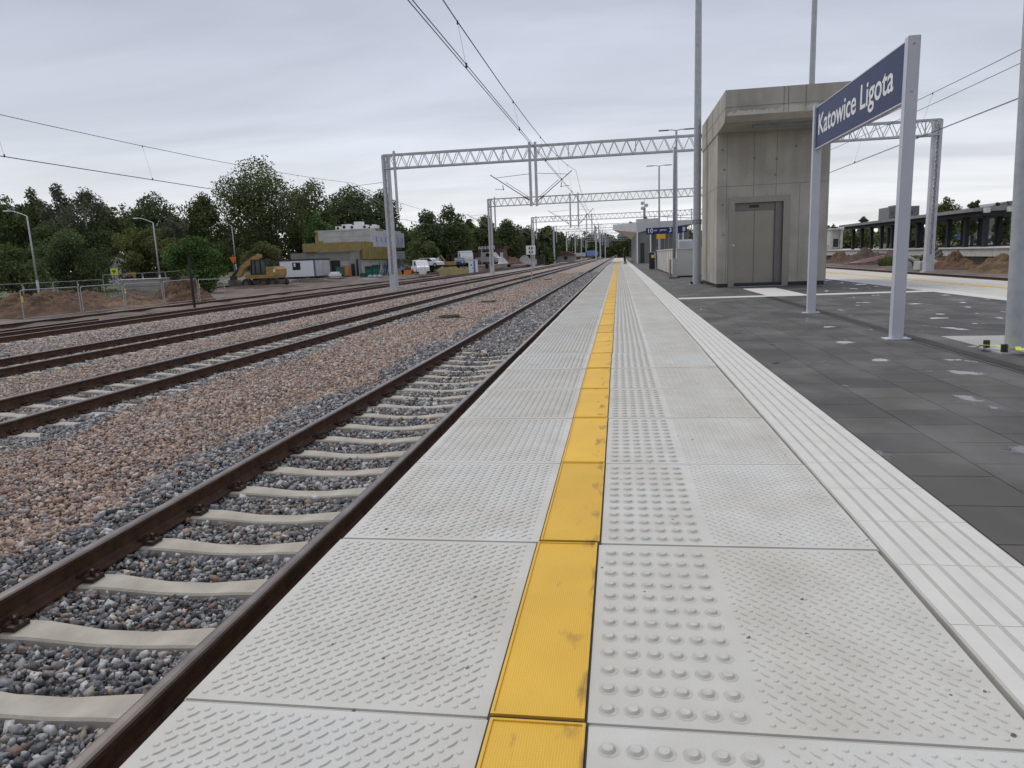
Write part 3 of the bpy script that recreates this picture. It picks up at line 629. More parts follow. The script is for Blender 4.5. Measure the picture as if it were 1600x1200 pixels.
# door
d = thing('lift_door', None, None, (2.92, ly0, 0)); d.parent = t
b = MB(); b.box((0.0, -.03, 0), (.16, .10, 2.37)); b.box((1.40, -.03, 0), (1.56, .10, 2.37)); b.box((.16, -.03, 2.22), (1.40, .10, 2.37)); b.build('door_frame', 'steel', d)
b = MB(); b.box((.16, .12, 2.02), (1.40, .16, 2.22)); b.box((1.22, .08, 0), (1.40, .16, 2.22)); b.build('door_header', 'steel_dark', d)
for x0_ in (.165, .70): b = MB(); b.box((x0_, .16, .01), (x0_+.525, .19, 2.02)); b.build('door_leaf', 'steel', d)
b = MB(); b.box((.16, .192, 0), (1.40, .20, 2.2)); b.build('door_gap', 'black', d)
b = MB(); b.box((.55, .112, 2.09), (.80, .12, 2.16)); b.build('floor_display', 'black', d)
b = MB(); b.disc((.135, -.034, 1.12), .022, 'y', 12, .01); b.build('call_button', 'white', d)
b = MB(); b.box((.16, -.02, .001), (1.40, .16, .012)); b.build('sill', 'galv', d)

# ------------------------------------------------------------------ stairwell parapet behind the lift
t = thing('stairwell_parapet', 'pale concrete parapet wall round the stairs beside the lift building', 'parapet wall', (0, 0, 0))
b = MB(); b.box((2.28, 29.0, .06), (4.6, 29.25, 1.1)); b.box((2.28, 29.25, .06), (2.5, 44, 1.1)); w = b.build('wall', 'concrete_pale', t)
b = MB(); b.box((2.25, 28.97, 1.1), (4.63, 29.28, 1.14)); b.box((2.25, 29.28, 1.1), (2.53, 44.03, 1.14)); b.build('coping', 'guide', t)
b = MB(); [b.box((2.272, y, .07), (2.28, y+.02, 1.09)) for y in np.arange(30, 44, 1.2)]; b.build('joints', 'joint', w)
b = MB(); b.box((2.31, 29.03, 0), (4.57, 29.2, .06)); b.box((2.31, 29.2, 0), (2.47, 43.9, .06)); b.build('plinth', 'black', t)
t = thing('service_cabinet', 'white service cabinet standing behind the parapet wall', 'cabinet', (4.15, 47, 0))
b = MB(); b.box((-.5, -.4, .08), (.5, .4, 1.75), bev=.02); b.build('body', 'white', t); b = MB(); b.box((-.45, -.35, 0), (.45, .35, .08)); b.build('plinth', 'grate', t); b = MB(); b.box((-.46, -.41, .15), (.46, -.402, 1.65)); b.build('door', 'wrap', t)
t = thing('stair_railing', 'bright steel stair handrail at the far end of the parapet wall', 'handrail', (2.15, 43, 0))
b = MB(); b.path([(0, 0, 0), (0, 0, .9), (0, 1.5, 1.0), (0, 3, .9), (0, 3, 0)], .025, 8); b.path([(0, 0, .5), (0, 3, .5)], .02, 8); b.build('rail', 'galv', t)

# ------------------------------------------------------------------ poles on the platform
def bolts(b, r, rb, z): 
    for k in range(4): a = pi/4+k*pi/2; b.tube((r*cos(a), r*sin(a), .01), (r*cos(a), r*sin(a), z), rb, n=6)
def lamp_column(name, label, x, y, h, r0, r1, arms=True, collar=0, group=None, taped=False):
    t = thing(name, label, 'lamp post', (x, y, 0), group=group)
    b = MB(); b.tube((0, 0, .01), (0, 0, h), r0, r1, 18, cap=False); b.build('pole', 'galv', t, smooth=True)
    b = MB(); b.box((-.2, -.2, .002), (.2, .2, .02)); b.build('base_plate', 'galv', t)
    for k in range(4): a_ = pi/4+k*pi/2; b = MB(); b.tube((.22*cos(a_), .22*sin(a_), .01), (.22*cos(a_), .22*sin(a_), .09), .028, n=6); b.build('bolt', 'black', t)
    if collar: b = MB(); b.tube((0, 0, collar), (0, 0, collar+.06), r0*1.12, n=14); b.tube((0, 0, collar+.10), (0, 0, collar+.14), r0*1.15, n=14); [b.box((r0*1.1*cos(k), r0*1.1*sin(k), collar+.02), (r0*1.1*cos(k)+.03, r0*1.1*sin(k)+.03, collar+.13)) for k in (3.5, 4.5, 5.5)]; b.build('collar', 'galv_dark', t)
    if arms:
        for s in (-1, 1):
            b = MB(); b.path([(0, 0, h), (s*.3, 0, h+.05), (s*.55, 0, h+.04)], .028, 8); a = b.build('arm', 'galv', t)
            b = MB(); b.box((s*.45, -.1, h+.01), (s*1.05, .1, h+.07), bev=.015); b.build('lamp_head', 'galv_dark', a)
    return t
lamp_column('lamp_post', 'thick pale grey lamp post bolted beside the left wall of the lift building', 2.35, 22.3, 9.8, .122, .085, collar=1.8, group='platform lamp posts')
lamp_column('lamp_post', 'slim grey lamp post rising behind the roof of the lift building', 7.05, 28.5, 12, .12, .085, arms=True, group='platform lamp posts')
lamp_column('lamp_post', 'double-armed lamp post standing behind the parapet wall, nearer of two', 3.5, 45, 8.15, .10, .06, group='platform lamp posts')
lamp_column('lamp_post', 'double-armed lamp post standing by the canopy, farther of two', 3.42, 62, 8.1, .10, .06, group='platform lamp posts')
t = lamp_column('lamp_post', 'mottled galvanised lamp post at the right edge, barrier tape at its bolted foot', 3.55, 6.95, 9, .074, .055, group='platform lamp posts', taped=True)
t.rotation_euler.y = R(-1.6)
b = MB(); tp = random.Random(2); pts = [Vector((-.20+.02*k+tp.uniform(-.05, .05), .10-.03*k+tp.uniform(-.06, .06), .035+.03*abs(sin(k*1.3)))) for k in range(12)]
for a_, c_ in zip(pts[:-1], pts[1:]): b.bar(a_, c_, .045, .003)
o = b.build('barrier_tape', 'tape'); o.location = (3.50, 6.93, .0); tag(o, 'crumpled yellow barrier tape lying at the foot of the right-hand lamp post', 'barrier tape')
t = thing('camera_mast', 'thin dark grey mast with a boxed foot in front of the parapet wall', 'mast', (2.12, 28.2, 0))
b = MB(); b.tube((0, 0, 0), (0, 0, 4.9), .06, .05, 10); b.build('mast_tube', 'galv_dark', t, smooth=True)
b = MB(); b.box((-.06, -.1, .02), (.1, .06, .75)); b.build('foot_box', 'galv', t); b = MB(); b.box((-.2, -.2, 0), (.2, .2, .04)); b.build('base_plate', 'grate', t)
b = MB(); b.tube((-.15, 0, 0), (-.15, 0, .72), .04, n=10); b.build('cable_duct', mat('faded_duct', (.36, .24, .18), .7), t)

t = thing('litter_bin', 'black litter bin with yellow panel beside the sign post', 'litter bin', (2.05, 44.2, 0))
b = MB(); b.box((-.22, -.22, .05), (.22, .22, 1.0), bev=.02); b.build('body', 'black', t); b = MB(); b.box((-.25, -.25, 1.0), (.25, .25, 1.07), bev=.01); b.build('lid', 'galv_dark', t)
b = MB(); b.box((-.10, -.228, .70), (.10, -.222, .88)); b.build('panel', 'tape', t); b = MB(); b.box((-.18, -.18, 0), (.18, .18, .05)); b.build('foot', 'galv_dark', t)

# track number sign on two posts
t = thing('platform_sign', 'navy overhead sign reading 10 and 3 on white posts, near the litter bin', 'platform sign', (1.72, 46, 0))
for x in (.28, 2.0): b = MB(); b.tube((x, 0, 0), (x, 0, 2.2), .035, n=8); b.build('post', 'white', t)
b = MB(); b.box((0, -.04, 2.15), (2.25, .04, 2.55)); pn = b.build('sign_panel', 'navy', t)
b = MB(); b.box((.65, -.03, 1.85), (1.2, .03, 2.14)); b.build('yellow_panel', 'machine', t).data.materials[0] = mat('yellow_sign', (.75, .42, .02), .5)
for tx, x, s_ in (('10', .06, .38), ('tor', .50, .15), ('peron', .85, .17), ('3', 1.40, .38)): text_mesh('lettering', tx, s_, 'white', basis((x, -.042, 2.24 if s_ > .3 else 2.34), (1, 0, 0), (0, 0, 1), (0, -1, 0)), pn, .001)
t = thing('platform_sign', 'small navy overhead sign reading 8 to the right of the double-armed post', 'platform sign', (4.05, 50, 0))
b = MB(); b.tube((.3, 0, 0), (.3, 0, 2.3), .035, n=8); b.build('post', 'white', t); b = MB(); b.box((-.3, -.04, 2.3), (.55, .04, 2.72)); pn = b.build('sign_panel', 'navy', t)
for tx, x, s_ in (('tor', -.25, .16), ('8', .25, .38)): text_mesh('lettering', tx, s_, 'white', basis((x, -.042, 2.38), (1, 0, 0), (0, 0, 1), (0, -1, 0)), pn, .001)

# ------------------------------------------------------------------ gantries
GX0, GX1 = -16.3, 20.0
def lattice(b, p, q, u, w, pitch, sec=.05):
    """four chords from p to q spanning vectors u and w, zigzag laced on all sides"""
    p = Vector(p); q = Vector(q); u = Vector(u); w = Vector(w); L_ = (q-p).length; n = max(2, int(L_/pitch)); d = (q-p)/n
    for a in (0, 1):
        for c_ in (0, 1): b.bar(p+u*a+w*c_, q+u*a+w*c_, sec*1.9, sec*1.9)
    for k in range(n):
        p0 = p+d*k; p1 = p+d*(k+1); pm = (p0+p1)/2
        for o in (Vector((0, 0, 0)), w):
            b.bar(p0+o+u*0, pm+o+u, sec*.8, sec*.8); b.bar(pm+o+u, p1+o, sec*.8, sec*.8)
        b.bar(p0, p0+w, sec*.6, sec*.6); b.bar(p0+u, p0+u+w, sec*.6, sec*.6)
def cantilever(t, x, z0, tx, side, name='cantilever'):
    """diagonal strut from (x,z0) out to (tx,6.75) with a horizontal stay and a steady arm"""
    b = MB(); b.tube((x, 0, z0), (tx, 0, 6.78), .032, n=7); b.tube((x+side*.1, 0, 6.72), (tx-side*.25, 0, 6.55), .017, n=6)
    xm = x+(tx-x)*.25
    b.tube((x, 0, z0+.18), (x+(tx-x)*.62, 0, z0+.18+(6.78-z0)*.62), .018, n=6)
    c = b.build(name, 'galv_dark', t)
    b = MB(); mid = Vector((x+(tx-x)*.70, 0, z0+(6.78-z0)*.62)); b.tube(mid, mid+Vector((-side*.05, 0, -.35)), .03, n=6); b.tube(mid+Vector((-side*.1, 0, -.3)), mid+Vector((side*.55, 0, -.25)), .018, n=6); b.build('steady_arm', 'galv_dark', c)
    b = MB(); p = Vector((x, 0, z0)); q = Vector((tx, 0, 6.78)); d = (q-p).normalized()
    for k in range(6): b.tube(p+d*(.25+k*.06), p+d*(.285+k*.06), .07, n=8)
    b.build('insulator', 'insul', c)
def gantry(Y, label, near=True, right=True):
    t = thing('catenary_gantry', label, 'catenary gantry', (0, Y, 0), group='catenary gantries over the tracks')
    for x in ((GX0, GX1) if right else (GX0,)):
        b = MB(); x0, x1 = x-.20, x+.20
        if near:
            for xx in (x0+.03, x1-.03): b.box((xx-.085, -.2, -.95), (xx+.085, .2, 8.55)); 
            for yy in (-.2, .2):
                n = 17
                for k in range(n): za, zb = -.9+k*9.4/n, -.9+(k+1)*9.4/n; b.bar((x0+.1, yy*.8, za), (x1-.1, yy*.8, (za+zb)/2), .05, .03); b.bar((x1-.1, yy*.8, (za+zb)/2), (x0+.1, yy*.8, zb), .05, .03)
        else: b.box((x-.2, -.2, -.95), (x+.2, .2, 8.55))
        c = b.build('column', 'gantry', t)
        b = MB(); b.box((x-.36, -.36, -1.0), (x+.36, .36, -.86)); b.build('footing', 'concrete_pale', c)
        b = MB(); b.box((x-.25, -.26, -.86), (x+.25, .26, .2)) if near else b.box((x-.23, -.23, -.86), (x+.23, .23, 0)); b.build('foot_casing', 'gantry', c)
    b = MB(); lattice(b, (GX0-.1, -.28, 7.62), (GX1+.1, -.28, 7.62), (0, 0, .92), (0, .56, 0), .82 if near else 1.3, .05)
    for x in np.arange(GX0+4, GX1, 4.5): b.box((x-.03, -.31, 7.62), (x+.03, -.25, 8.54))
    b.build('truss_beam', 'gantry', t)
    tubes = ((-15.55, 4.5), (-5.95, 4.5), (-4.95 if Y > 60 else -5.55, 4.5), (13.4, 4.7))
    for x, z in tubes: b = MB(); b.tube((x, -.35, z), (x, -.35, 8.75), .095, n=10); b.build('drop_tube', 'gantry', t)
    cantilever(t, GX0-.2, 5.0, -19.3, -1); cantilever(t, -5.95, 4.85, -8.8, -1); cantilever(t, tubes[2][0], 4.85, -3.1, 1); cantilever(t, 13.4, 5.0, 10.8, -1)
    return t
gantry(50, 'grey lattice portal gantry spanning all tracks, nearest to the camera, big left leg')
gantry(91, 'second grey portal gantry down the line, its leg left of the white toilet cabin gap')
gantry(137, 'third grey portal gantry down the line, just right of the small white track sign')
ords = ['fourth', 'fifth', 'sixth', 'seventh', 'eighth']
for i, Y in enumerate((182, 227, 272, 317, 362)): gantry(Y, ords[i]+' grey portal gantry down the line, far off against the dark forest', near=False)
for i, Y in enumerate((196, 242, 330)):
    t = thing('catenary_mast', ['nearest', 'middle', 'farthest'][i]+' single grey wire mast standing between the two tracks nearest the platform', 'mast', (-6.1, Y, 0), group='single masts between tracks')
    b = MB(); b.box((-.22, -.2, -1), (.22, .2, 8.6)); b.build('column', 'gantry', t); b = MB(); b.tube((0, 0, 5), (2.8, 0, 6.8), .04, n=6); b.tube((0, 0, 6.9), (2.6, 0, 6.75), .025, n=6); b.build('cantilever', 'galv_dark', t)

# ------------------------------------------------------------------ overhead wires
def wire_line(label, xc, spans, zc=4.65, zm_hi=6.78, sag=1.35, xm=None, pair=True, drop=7.0, first=(None,)):
    t = thing('overhead_line', label, 'overhead wire', (xc, 0, 0)); xm = xc if xm is None else xm
    def zmf(y):
        for a, c_ in zip(spans[:-1], spans[1:]):
            if a <= y <= c_: u = (y-(a+c_)/2)/((c_-a)/2); return zm_hi-sag*(1-u*u)
        return zm_hi
    def xs_(y):           # stagger of the contact wire
        for k, (a, c_) in enumerate(zip(spans[:-1], spans[1:])):
            if a <= y <= c_: u = (y-a)/(c_-a); s0 = .22 if k % 2 else -.22; return s0*(1-2*u)
        return 0
    ysw = np.concatenate([np.linspace(a, c_, 13)[:-1] for a, c_ in zip(spans[:-1], spans[1:])]+[[spans[-1]]])
    b = MB(); b.path([(xm-xc+xs_(y)*.5, y, zmf(y)) for y in ysw], .011, 5); b.build('messenger_wire', 'wire', t)
    for s in ((-.03, .03) if pair else (0,)):
        b = MB(); b.path([(xs_(y)+s, y, zc) for y in ysw], .0085, 5); b.build('contact_wire', 'wire', t)
    for a, c_ in zip(spans[:-1], spans[1:]):
        if a > 150: break
        for y in np.arange(a+5, c_-2, drop):
            b = MB(); b.tube((xs_(y), y, zc), (xm-xc+xs_(y)*.5, y, zmf(y)), .0035 if a < 60 else .006, n=4); b.tube((xs_(y), y, zc-.02), (xs_(y), y, zc+.07), .022, n=6); b.tube((xm-xc+xs_(y)*.5, y, zmf(y)-.05), (xm-xc+xs_(y)*.5, y, zmf(y)+.02), .018, n=6); b.build('dropper', 'wire', t)
    return t
sp = [-12, 50, 91, 137, 182, 227, 272, 317, 362]
wire_line('pair of dark contact wires with a sagging messenger above the track beside the platform', -2.8, sp, xm=-2.95)
wire_line('overhead wires crossing the sky on the far left above the farthest track', -18.7, [-6]+sp[1:], sag=.75, zc=4.72, xm=-18.95)
wire_line('overhead wires on the right passing behind the station sign', 10.5, sp, xm=10.95, sag=.7)
b = MB(); b.path([(10.9+.0*y, y, 5.7+.00045*(y-20)**2) for y in np.linspace(-10, 50, 14)], .010, 5); o = b.build('feeder_wire', 'wire'); tag(o, 'single thin feeder wire rising to the right behind the station sign', 'wire')

# ------------------------------------------------------------------ trees
def leaf_quads(P, size, droop=0):
    n = len(P); a = rng.normal(size=(n, 3)); a /= np.linalg.norm(a, axis=1)[:, None]; a[:, 2] -= droop; a /= np.linalg.norm(a, axis=1)[:, None]
    b = rng.normal(size=(n, 3)); b -= a*(a*b).sum(1)[:, None]; b /= np.linalg.norm(b, axis=1)[:, None]
    s = size*rng.uniform(.6, 1.4, n)[:, None]
    V = np.stack([P-a*s*.9, P+b*s*.45, P+a*s*.9, P-b*s*.45], 1).reshape(-1, 3); return V, np.arange(4*n).reshape(-1, 4)
def crown_points(kind, h, r, n, low):
    """points in clumps through the crown's volume, crown from low*h to h"""
    zc = h*(1+low)/2; hz = h*(1-low)/2; nb = {'round': 54, 'tall': 90, 'birch': 44, 'bush': 30, 'conifer': 30}[kind]
    cs, rs = [], []
    while len(cs) < nb:
        q = rng.uniform(-1, 1, 3)
        if np.linalg.norm(q) > 1 or np.linalg.norm(q) < .35: continue
        z = q[2]
        if kind == 'tall': rad = (1-max(0, z)**2.2*.6)*(1 if z > -.5 else .85)
        elif kind == 'birch': rad = (1-max(0, z)**1.4*.7)*.95
        elif kind == 'conifer': rad = (1-z)/2+.08
        elif kind == 'bush': rad = 1 if z > 0 else 1.05
        else: rad = 1
        ln = math.hypot(q[0], q[1]) or 1; k = rad*max(math.sqrt(1-min(.99, z*z)), .45 if kind in ('tall', 'conifer') else .2)/max(ln, .6)*rng.uniform(.35, 1.0)
        cs.append((q[0]*r*k, q[1]*r*k, zc+z*hz*.9)); rs.append(r*rng.uniform(.30, .50)*(.85 if z > .5 else 1)*(.75 if kind == 'birch' else 1))
    cs = np.array(cs); rs = np.array(rs); idx = rng.choice(nb, n, p=rs**2/np.sum(rs**2))
    d = rng.normal(size=(n, 3)); d /= np.linalg.norm(d, axis=1)[:, None]; d *= rng.uniform(.25, 1.08, n)[:, None]**.6
    if kind == 'birch': d[:, 2] = d[:, 2]*1.1-.5*np.abs(rng.normal(size=n))*.6
    P = cs[idx]+d*rs[idx][:, None]*np.array([1, 1, .8 if kind != 'birch' else 1.2])
    return P, cs
TREEPROTO = {}
def tree(name, label, x, y, z, h, r, kind='tall', leaf='leaf_mid', n=6000, size=.3, low=.12, group=None, bark='bark'):
    t = thing(name, label, 'shrub' if name == 'shrub' else 'tree', (x, y, z), group=group)
    n = int(n*1.7); P, cs = crown_points(kind, h, r*.9, n, low); P[:, 2] = np.maximum(P[:, 2], .05)
    V, F = leaf_quads(P, size, .5 if kind == 'birch' else 0); cr = npmesh('crown', V, F, leaf, t)
    b = MB(); tr = .035*h if kind != 'birch' else .02*h; lean = rng.uniform(-.03, .03)*h
    pts = [Vector((lean*k*k, 0, h*.85*k)) for k in (0, .25, .5, .75, 1)]
    for k in range(4): b.tube(pts[k], pts[k+1], tr*(1-.23*k), tr*(1-.23*(k+1)), 8)
    for c in cs[rng.choice(len(cs), 12, replace=False)]:
        z0 = max(.15*h, min(.8*h, c[2]*.65)); k = z0/(h*.85); p0 = Vector((lean*k*k, 0, z0)); m_ = (p0+Vector(c))/2+Vector((0, 0, h*.03)); b.tube(p0, m_, tr*.35, tr*.22, 5); b.tube(m_, Vector(c), tr*.22, tr*.08, 5)
    b.build('trunk', bark, t, smooth=True); return t
def tree_px(name, label, px, ptop, Y, hw, kind, leaf, n=6000, low=.12, size=None, **k):
    """tree at distance Y whose top and half width were measured in the photograph"""
    p = at(px, ptop, Y); z = float(terr(p.x, p.y))-.1; mpp = (at(px+10, ptop, Y)-p).length/10
    return tree(name, label, p.x, Y, z, p.z-z, hw*mpp, kind, leaf, n, size or max(.15, mpp*2.0), low, **k)
tree_px('tree', 'tallest dark leafy tree left of centre, behind the excavator', 398, 240, 118, 62, 'tall', 'leaf_mid', 11000, .08)
tree_px('tree', 'broad dark tree behind the construction building, just right of the tallest tree', 478, 270, 126, 44, 'tall', 'leaf_mid', 8000, .1)
tree_px('tree', 'dark tree rising behind the roof machinery of the building', 546, 284, 133, 44, 'tall', 'leaf_dark', 8000, .1)
tree_px('tree', 'dark tree showing behind the near gantry leg', 592, 292, 140, 36, 'tall', 'leaf_dark', 6500, .1)
tree_px('tree', 'small dark tree at the right end of the construction building', 622, 345, 150, 20, 'tall', 'leaf_dark', 3500, .1)
tree_px('tree', 'bright green younger tree at the left end of the construction building', 494, 326, 112, 24, 'tall', 'leaf_bright', 4500, .1)
tree_px('tree', 'feathery tree between the round dark tree and the tallest tree', 312, 294, 116, 40, 'birch', 'leaf_mid', 6500, .1)
tree_px('tree', 'round dark green tree above the yellow-green bush', 234, 298, 108, 42, 'round', 'leaf_dark', 7500, .15)
tree_px('tree', 'dark narrow tree between the birches and the round tree', 168, 306, 100, 30, 'round', 'leaf_mid', 6000, .05)
tree_px('birch_tree', 'sparse pale-stemmed birch with sky showing through, right one', 126, 285, 92, 36, 'birch', 'leaf_birch', 3400, .3, bark='birch_bark')
tree_px('birch_tree', 'sparse birch with sky showing through, middle of the left group', 84, 283, 95, 30, 'birch', 'leaf_birch', 3200, .3, bark='birch_bark')
tree_px('birch_tree', 'slim birch left of the sparse birches near the frame edge', 50, 286, 97, 26, 'birch', 'leaf_mid', 3600, .25, bark='birch_bark')
tree_px('tree', 'dark green tree at the left edge of the view', 14, 300, 98, 36, 'round', 'leaf_dark', 7500, .05)
tree_px('tree', 'low dark tree under the sparse birches', 75, 330, 88, 34, 'round', 'leaf_dark', 6000, .02)
tree_px('tree', 'low dark tree behind the white shed', 150, 345, 92, 30, 'round', 'leaf_dark', 5000, .02)
tree_px('shrub', 'wide yellow-green bush behind the second street lamp', 224, 345, 78, 44, 'bush', 'leaf_olive', 7500, .0)
tree_px('shrub', 'pale grey-green bush crown above the yellow-green bush', 262, 333, 84, 28, 'bush', 'leaf_birch', 4500, .0)
tree_px('shrub', 'bright green round bush in front, nearest to the boundary rail', 302, 367, 60, 40, 'bush', 'leaf_bright', 8000, .0)
tree_px('shrub', 'big dark green bush behind the first street lamp', 105, 358, 70, 52, 'bush', 'leaf_dark', 8000, .0)
tree_px('shrub', 'dark bush at the left frame edge behind the road', 18, 385, 62, 46, 'bush', 'leaf_mid', 7000, .0)
tree_px('shrub', 'olive bush right of the third street lamp', 408, 378, 100, 34, 'bush', 'leaf_olive', 5000, .0)
tree_px('shrub', 'small bush left of the third street lamp', 352, 372, 112, 26, 'bush', 'leaf_mid', 3500, .0)
tree_px('tree', 'big dense dark tree right of the near gantry leg', 668, 322, 122, 30, 'tall', 'leaf_dark', 7500, .02)
tree_px('tree', 'big dense dark tree behind the white toilet cabin', 702, 317, 126, 32, 'tall', 'leaf_dark', 7500, .02)
tree_px('shrub', 'low green bush at the foot of the dense dark trees', 660, 368, 112, 24, 'bush', 'leaf_mid', 5000, .0)
tree_px('tree', 'small dark tree left of the second gantry leg', 733, 340, 160, 14, 'tall', 'leaf_dark', 2600, .05)
tree_px('tree', 'dark tree right behind the top of the second gantry leg', 757, 331, 152, 22, 'tall', 'leaf_mid', 5000, .05)
tree_px('tree', 'dark tree right of the second gantry leg', 792, 338, 165, 26, 'tall', 'leaf_dark', 5000, .02)
tree_px('tree', 'dark tree left of the third gantry leg', 822, 348, 175, 18, 'tall', 'leaf_dark', 3500, .02)
tree_px('tree', 'dark round-topped tree right of the third gantry leg', 856, 350, 200, 20, 'round', 'leaf_dark', 4000, .02)
tree_px('shrub', 'small round bush behind the gravel heap', 853, 385, 170, 12, 'bush', 'leaf_mid', 1800, .0)
tree_px('tree', 'tall bushy tree on the right, behind the far shelter roof', 1480, 302, 125, 24, 'tall', 'leaf_mid', 4500, .1)
tree_px('tree', 'small rounded tree above the corner of the far shelter roof', 1524, 306, 150, 13, 'round', 'leaf_mid', 2500, .1)
tree_px('tree', 'thin tree beside the grey hall roof at the right edge', 1560, 309, 140, 9, 'conifer', 'leaf_dark', 1800, .05)
tree_px('tree', 'thin tree near the right lamp post above the hall roof', 1576, 308, 140, 7, 'tall', 'leaf_dark', 1500, .05)
tree_px('tree', 'distant tree above the far end of the shelter roof', 1351, 336, 240, 10, 'round', 'leaf_dark', 1800, .05)
tree_px('tree', 'distant low tree beside the far lift building', 1303, 352, 260, 9, 'round', 'leaf_dark', 1600, .05)
tree_px('tree', 'distant small tree left of the right sign post', 1397, 337, 260, 5, 'round', 'leaf_dark', 900, .05)
tree_px('tree', 'bushy dark tree directly behind the right sign post', 1420, 345, 230, 16, 'round', 'leaf_dark', 2000, .05)
# woods that read as one mass
def woods(name, items, leaf, size):
    Ps = []
    for (x, y, z, h, r, n) in items:
        P, _ = crown_points('conifer' if rng.uniform() < .4 else 'tall', h, r, n, 0); Ps.append(P+np.array([x, y, z]))
    V, F = leaf_quads(np.concatenate(Ps), size); return tag(npmesh(name, V, F, leaf), kind='stuff')
its = []
for i in range(300):
    x = -160+i*.85+rng.uniform(-2, 2); y = rng.uniform(385, 420); its.append((x, y, -1, 13.5+rng.uniform(-2, 3), 4.0, 400))
for i in range(70): x = 20+i*3.2; its.append((x, rng.uniform(290, 330), 0, rng.uniform(6, 9.5), 4.5, 420))
woods('distant_forest', its, 'leaf_dark', .75)
its = []
for i in range(46): x = -140+i*1.9; its.append((x+rng.uniform(-2, 2), 128+rng.uniform(-5, 8)-max(0, (-x-70))*.25, .5, rng.uniform(10.5, 13.5) if i < 30 else rng.uniform(8, 11), 3.8, 900))
for i in range(26): its.append((-52+i*1.35, 158+rng.uniform(-4, 20)+i*1.5, .3, rng.uniform(7, 10.5), 3.4, 800))
woods('wood_behind_the_yard', its, 'leaf_dark', .42)
# rough grass
def grass(name, cx, cy, rx, ry, n, h, zf):
    a = rng.uniform(0, 2*pi, n); q = np.sqrt(rng.uniform(0, 1, n)); x = cx+rx*q*np.cos(a); y = cy+ry*q*np.sin(a); z = zf(x, y); hh = h*rng.uniform(.4, 1.2, n); an = rng.uniform(0, pi, n); w = hh*.10; dx_ = rng.normal(size=n)*hh*.35; dy_ = rng.normal(size=n)*hh*.35
    V = np.stack([np.stack([x-w*np.cos(an), y-w*np.sin(an), z], 1), np.stack([x+w*np.cos(an), y+w*np.sin(an), z], 1), np.stack([x+dx_, y+dy_, z+hh], 1)], 1).reshape(-1, 3)
    return tag(npmesh(name, V, np.arange(3*n).reshape(-1, 3), 'grass'), kind='stuff')
grass('grass_tuft', 25.6, 68, 2.4, 2.5, 5000, .75, lambda x, y: -1.0+0*x)
grass('verge_grass', -52, 62, 9, 22, 16000, .35, lambda x, y: terr(x, y))

# ------------------------------------------------------------------ left side: mounds, fences, lamps
def mound(label, x, y, rx, ry, h, m, rz=0, seed=1, z=-1.05, name='soil_heap', cat='soil heap', rough=.12, peaks=1):
    r = np.random.default_rng(seed); n = 96; u = np.linspace(-1.15, 1.15, n); X, Y = np.meshgrid(u, u); D = np.hypot(X, Y)
    H = np.maximum(0, 1-D**1.35)
    for k in range(peaks): a, b_ = r.uniform(-.45, .45, 2); H = np.maximum(H*.9, np.maximum(0, 1-(np.hypot(X-a, Y-b_)/.62)**1.3)*r.uniform(.6, 1))
    nz = np.zeros_like(X)
    for f, a in ((3, .5), (6, .34), (11, .26), (19, .2), (31, .16), (53, .12)):
        p = r.uniform(0, 6, 4); nz += a*np.sin(X*f+p[0]+np.sin(Y*f*.7+p[1]))*np.sin(Y*f*1.1+p[2]+np.sin(X*f*.8+p[3]))
    H = H*h*(1+nz*.35)+(nz+r.uniform(-.35, .35, nz.shape))*rough*h*np.clip(1.2-D, 0, 1)-.12*(D > 1.0)
    V = np.stack([X*rx, Y*ry, H], -1).reshape(-1, 3); i = (np.arange(n-1)[:, None]*n+np.arange(n-1)[None]).ravel()
    o = npmesh(name, V, np.stack([i, i+1, i+n+1, i+n], -1), m); o.location = (x, y, z); o.rotation_euler.z = rz
    return tag(o, label, cat)
mound('orange-brown soil heap behind the front barriers at the far left', -31.3, 35, 3.2, 3.4, 1.35, 'soil_orange', seed=3, peaks=2)
mound('low sandy soil heap in the middle of the three left heaps', -29.6, 39, 1.9, 3.0, .95, 'soil_sand', seed=5, peaks=2)
mound('pointed brown soil heap, rightmost of the left heaps', -29.6, 44.5, 2.0, 2.4, 1.7, 'soil_orange', seed=8)
mound('flat brown soil heap behind the orange heap, by the first street lamp', -39, 46, 3.0, 3, 1.05, 'soil_orange', seed=11)
mound('dark soil heap cut by the left edge of the frame', -35.4, 33.5, 1.4, 2.5, .75, 'soil_dark', seed=12)
mound('long dark bank of soil running behind the sandy and pointed heaps', -36, 51, 3.2, 5, .8, 'soil_dark', seed=13, peaks=3)
mound('dark churned soil bank under the excavator', -37.5, 70, 5.5, 3.0, .35, 'soil_dark', seed=14, peaks=3, rough=.4)
mound('low dark soil bank between the excavator and the building', -38.5, 84, 4.5, 3.0, .5, 'soil_dark', seed=15, peaks=3, rough=.4)

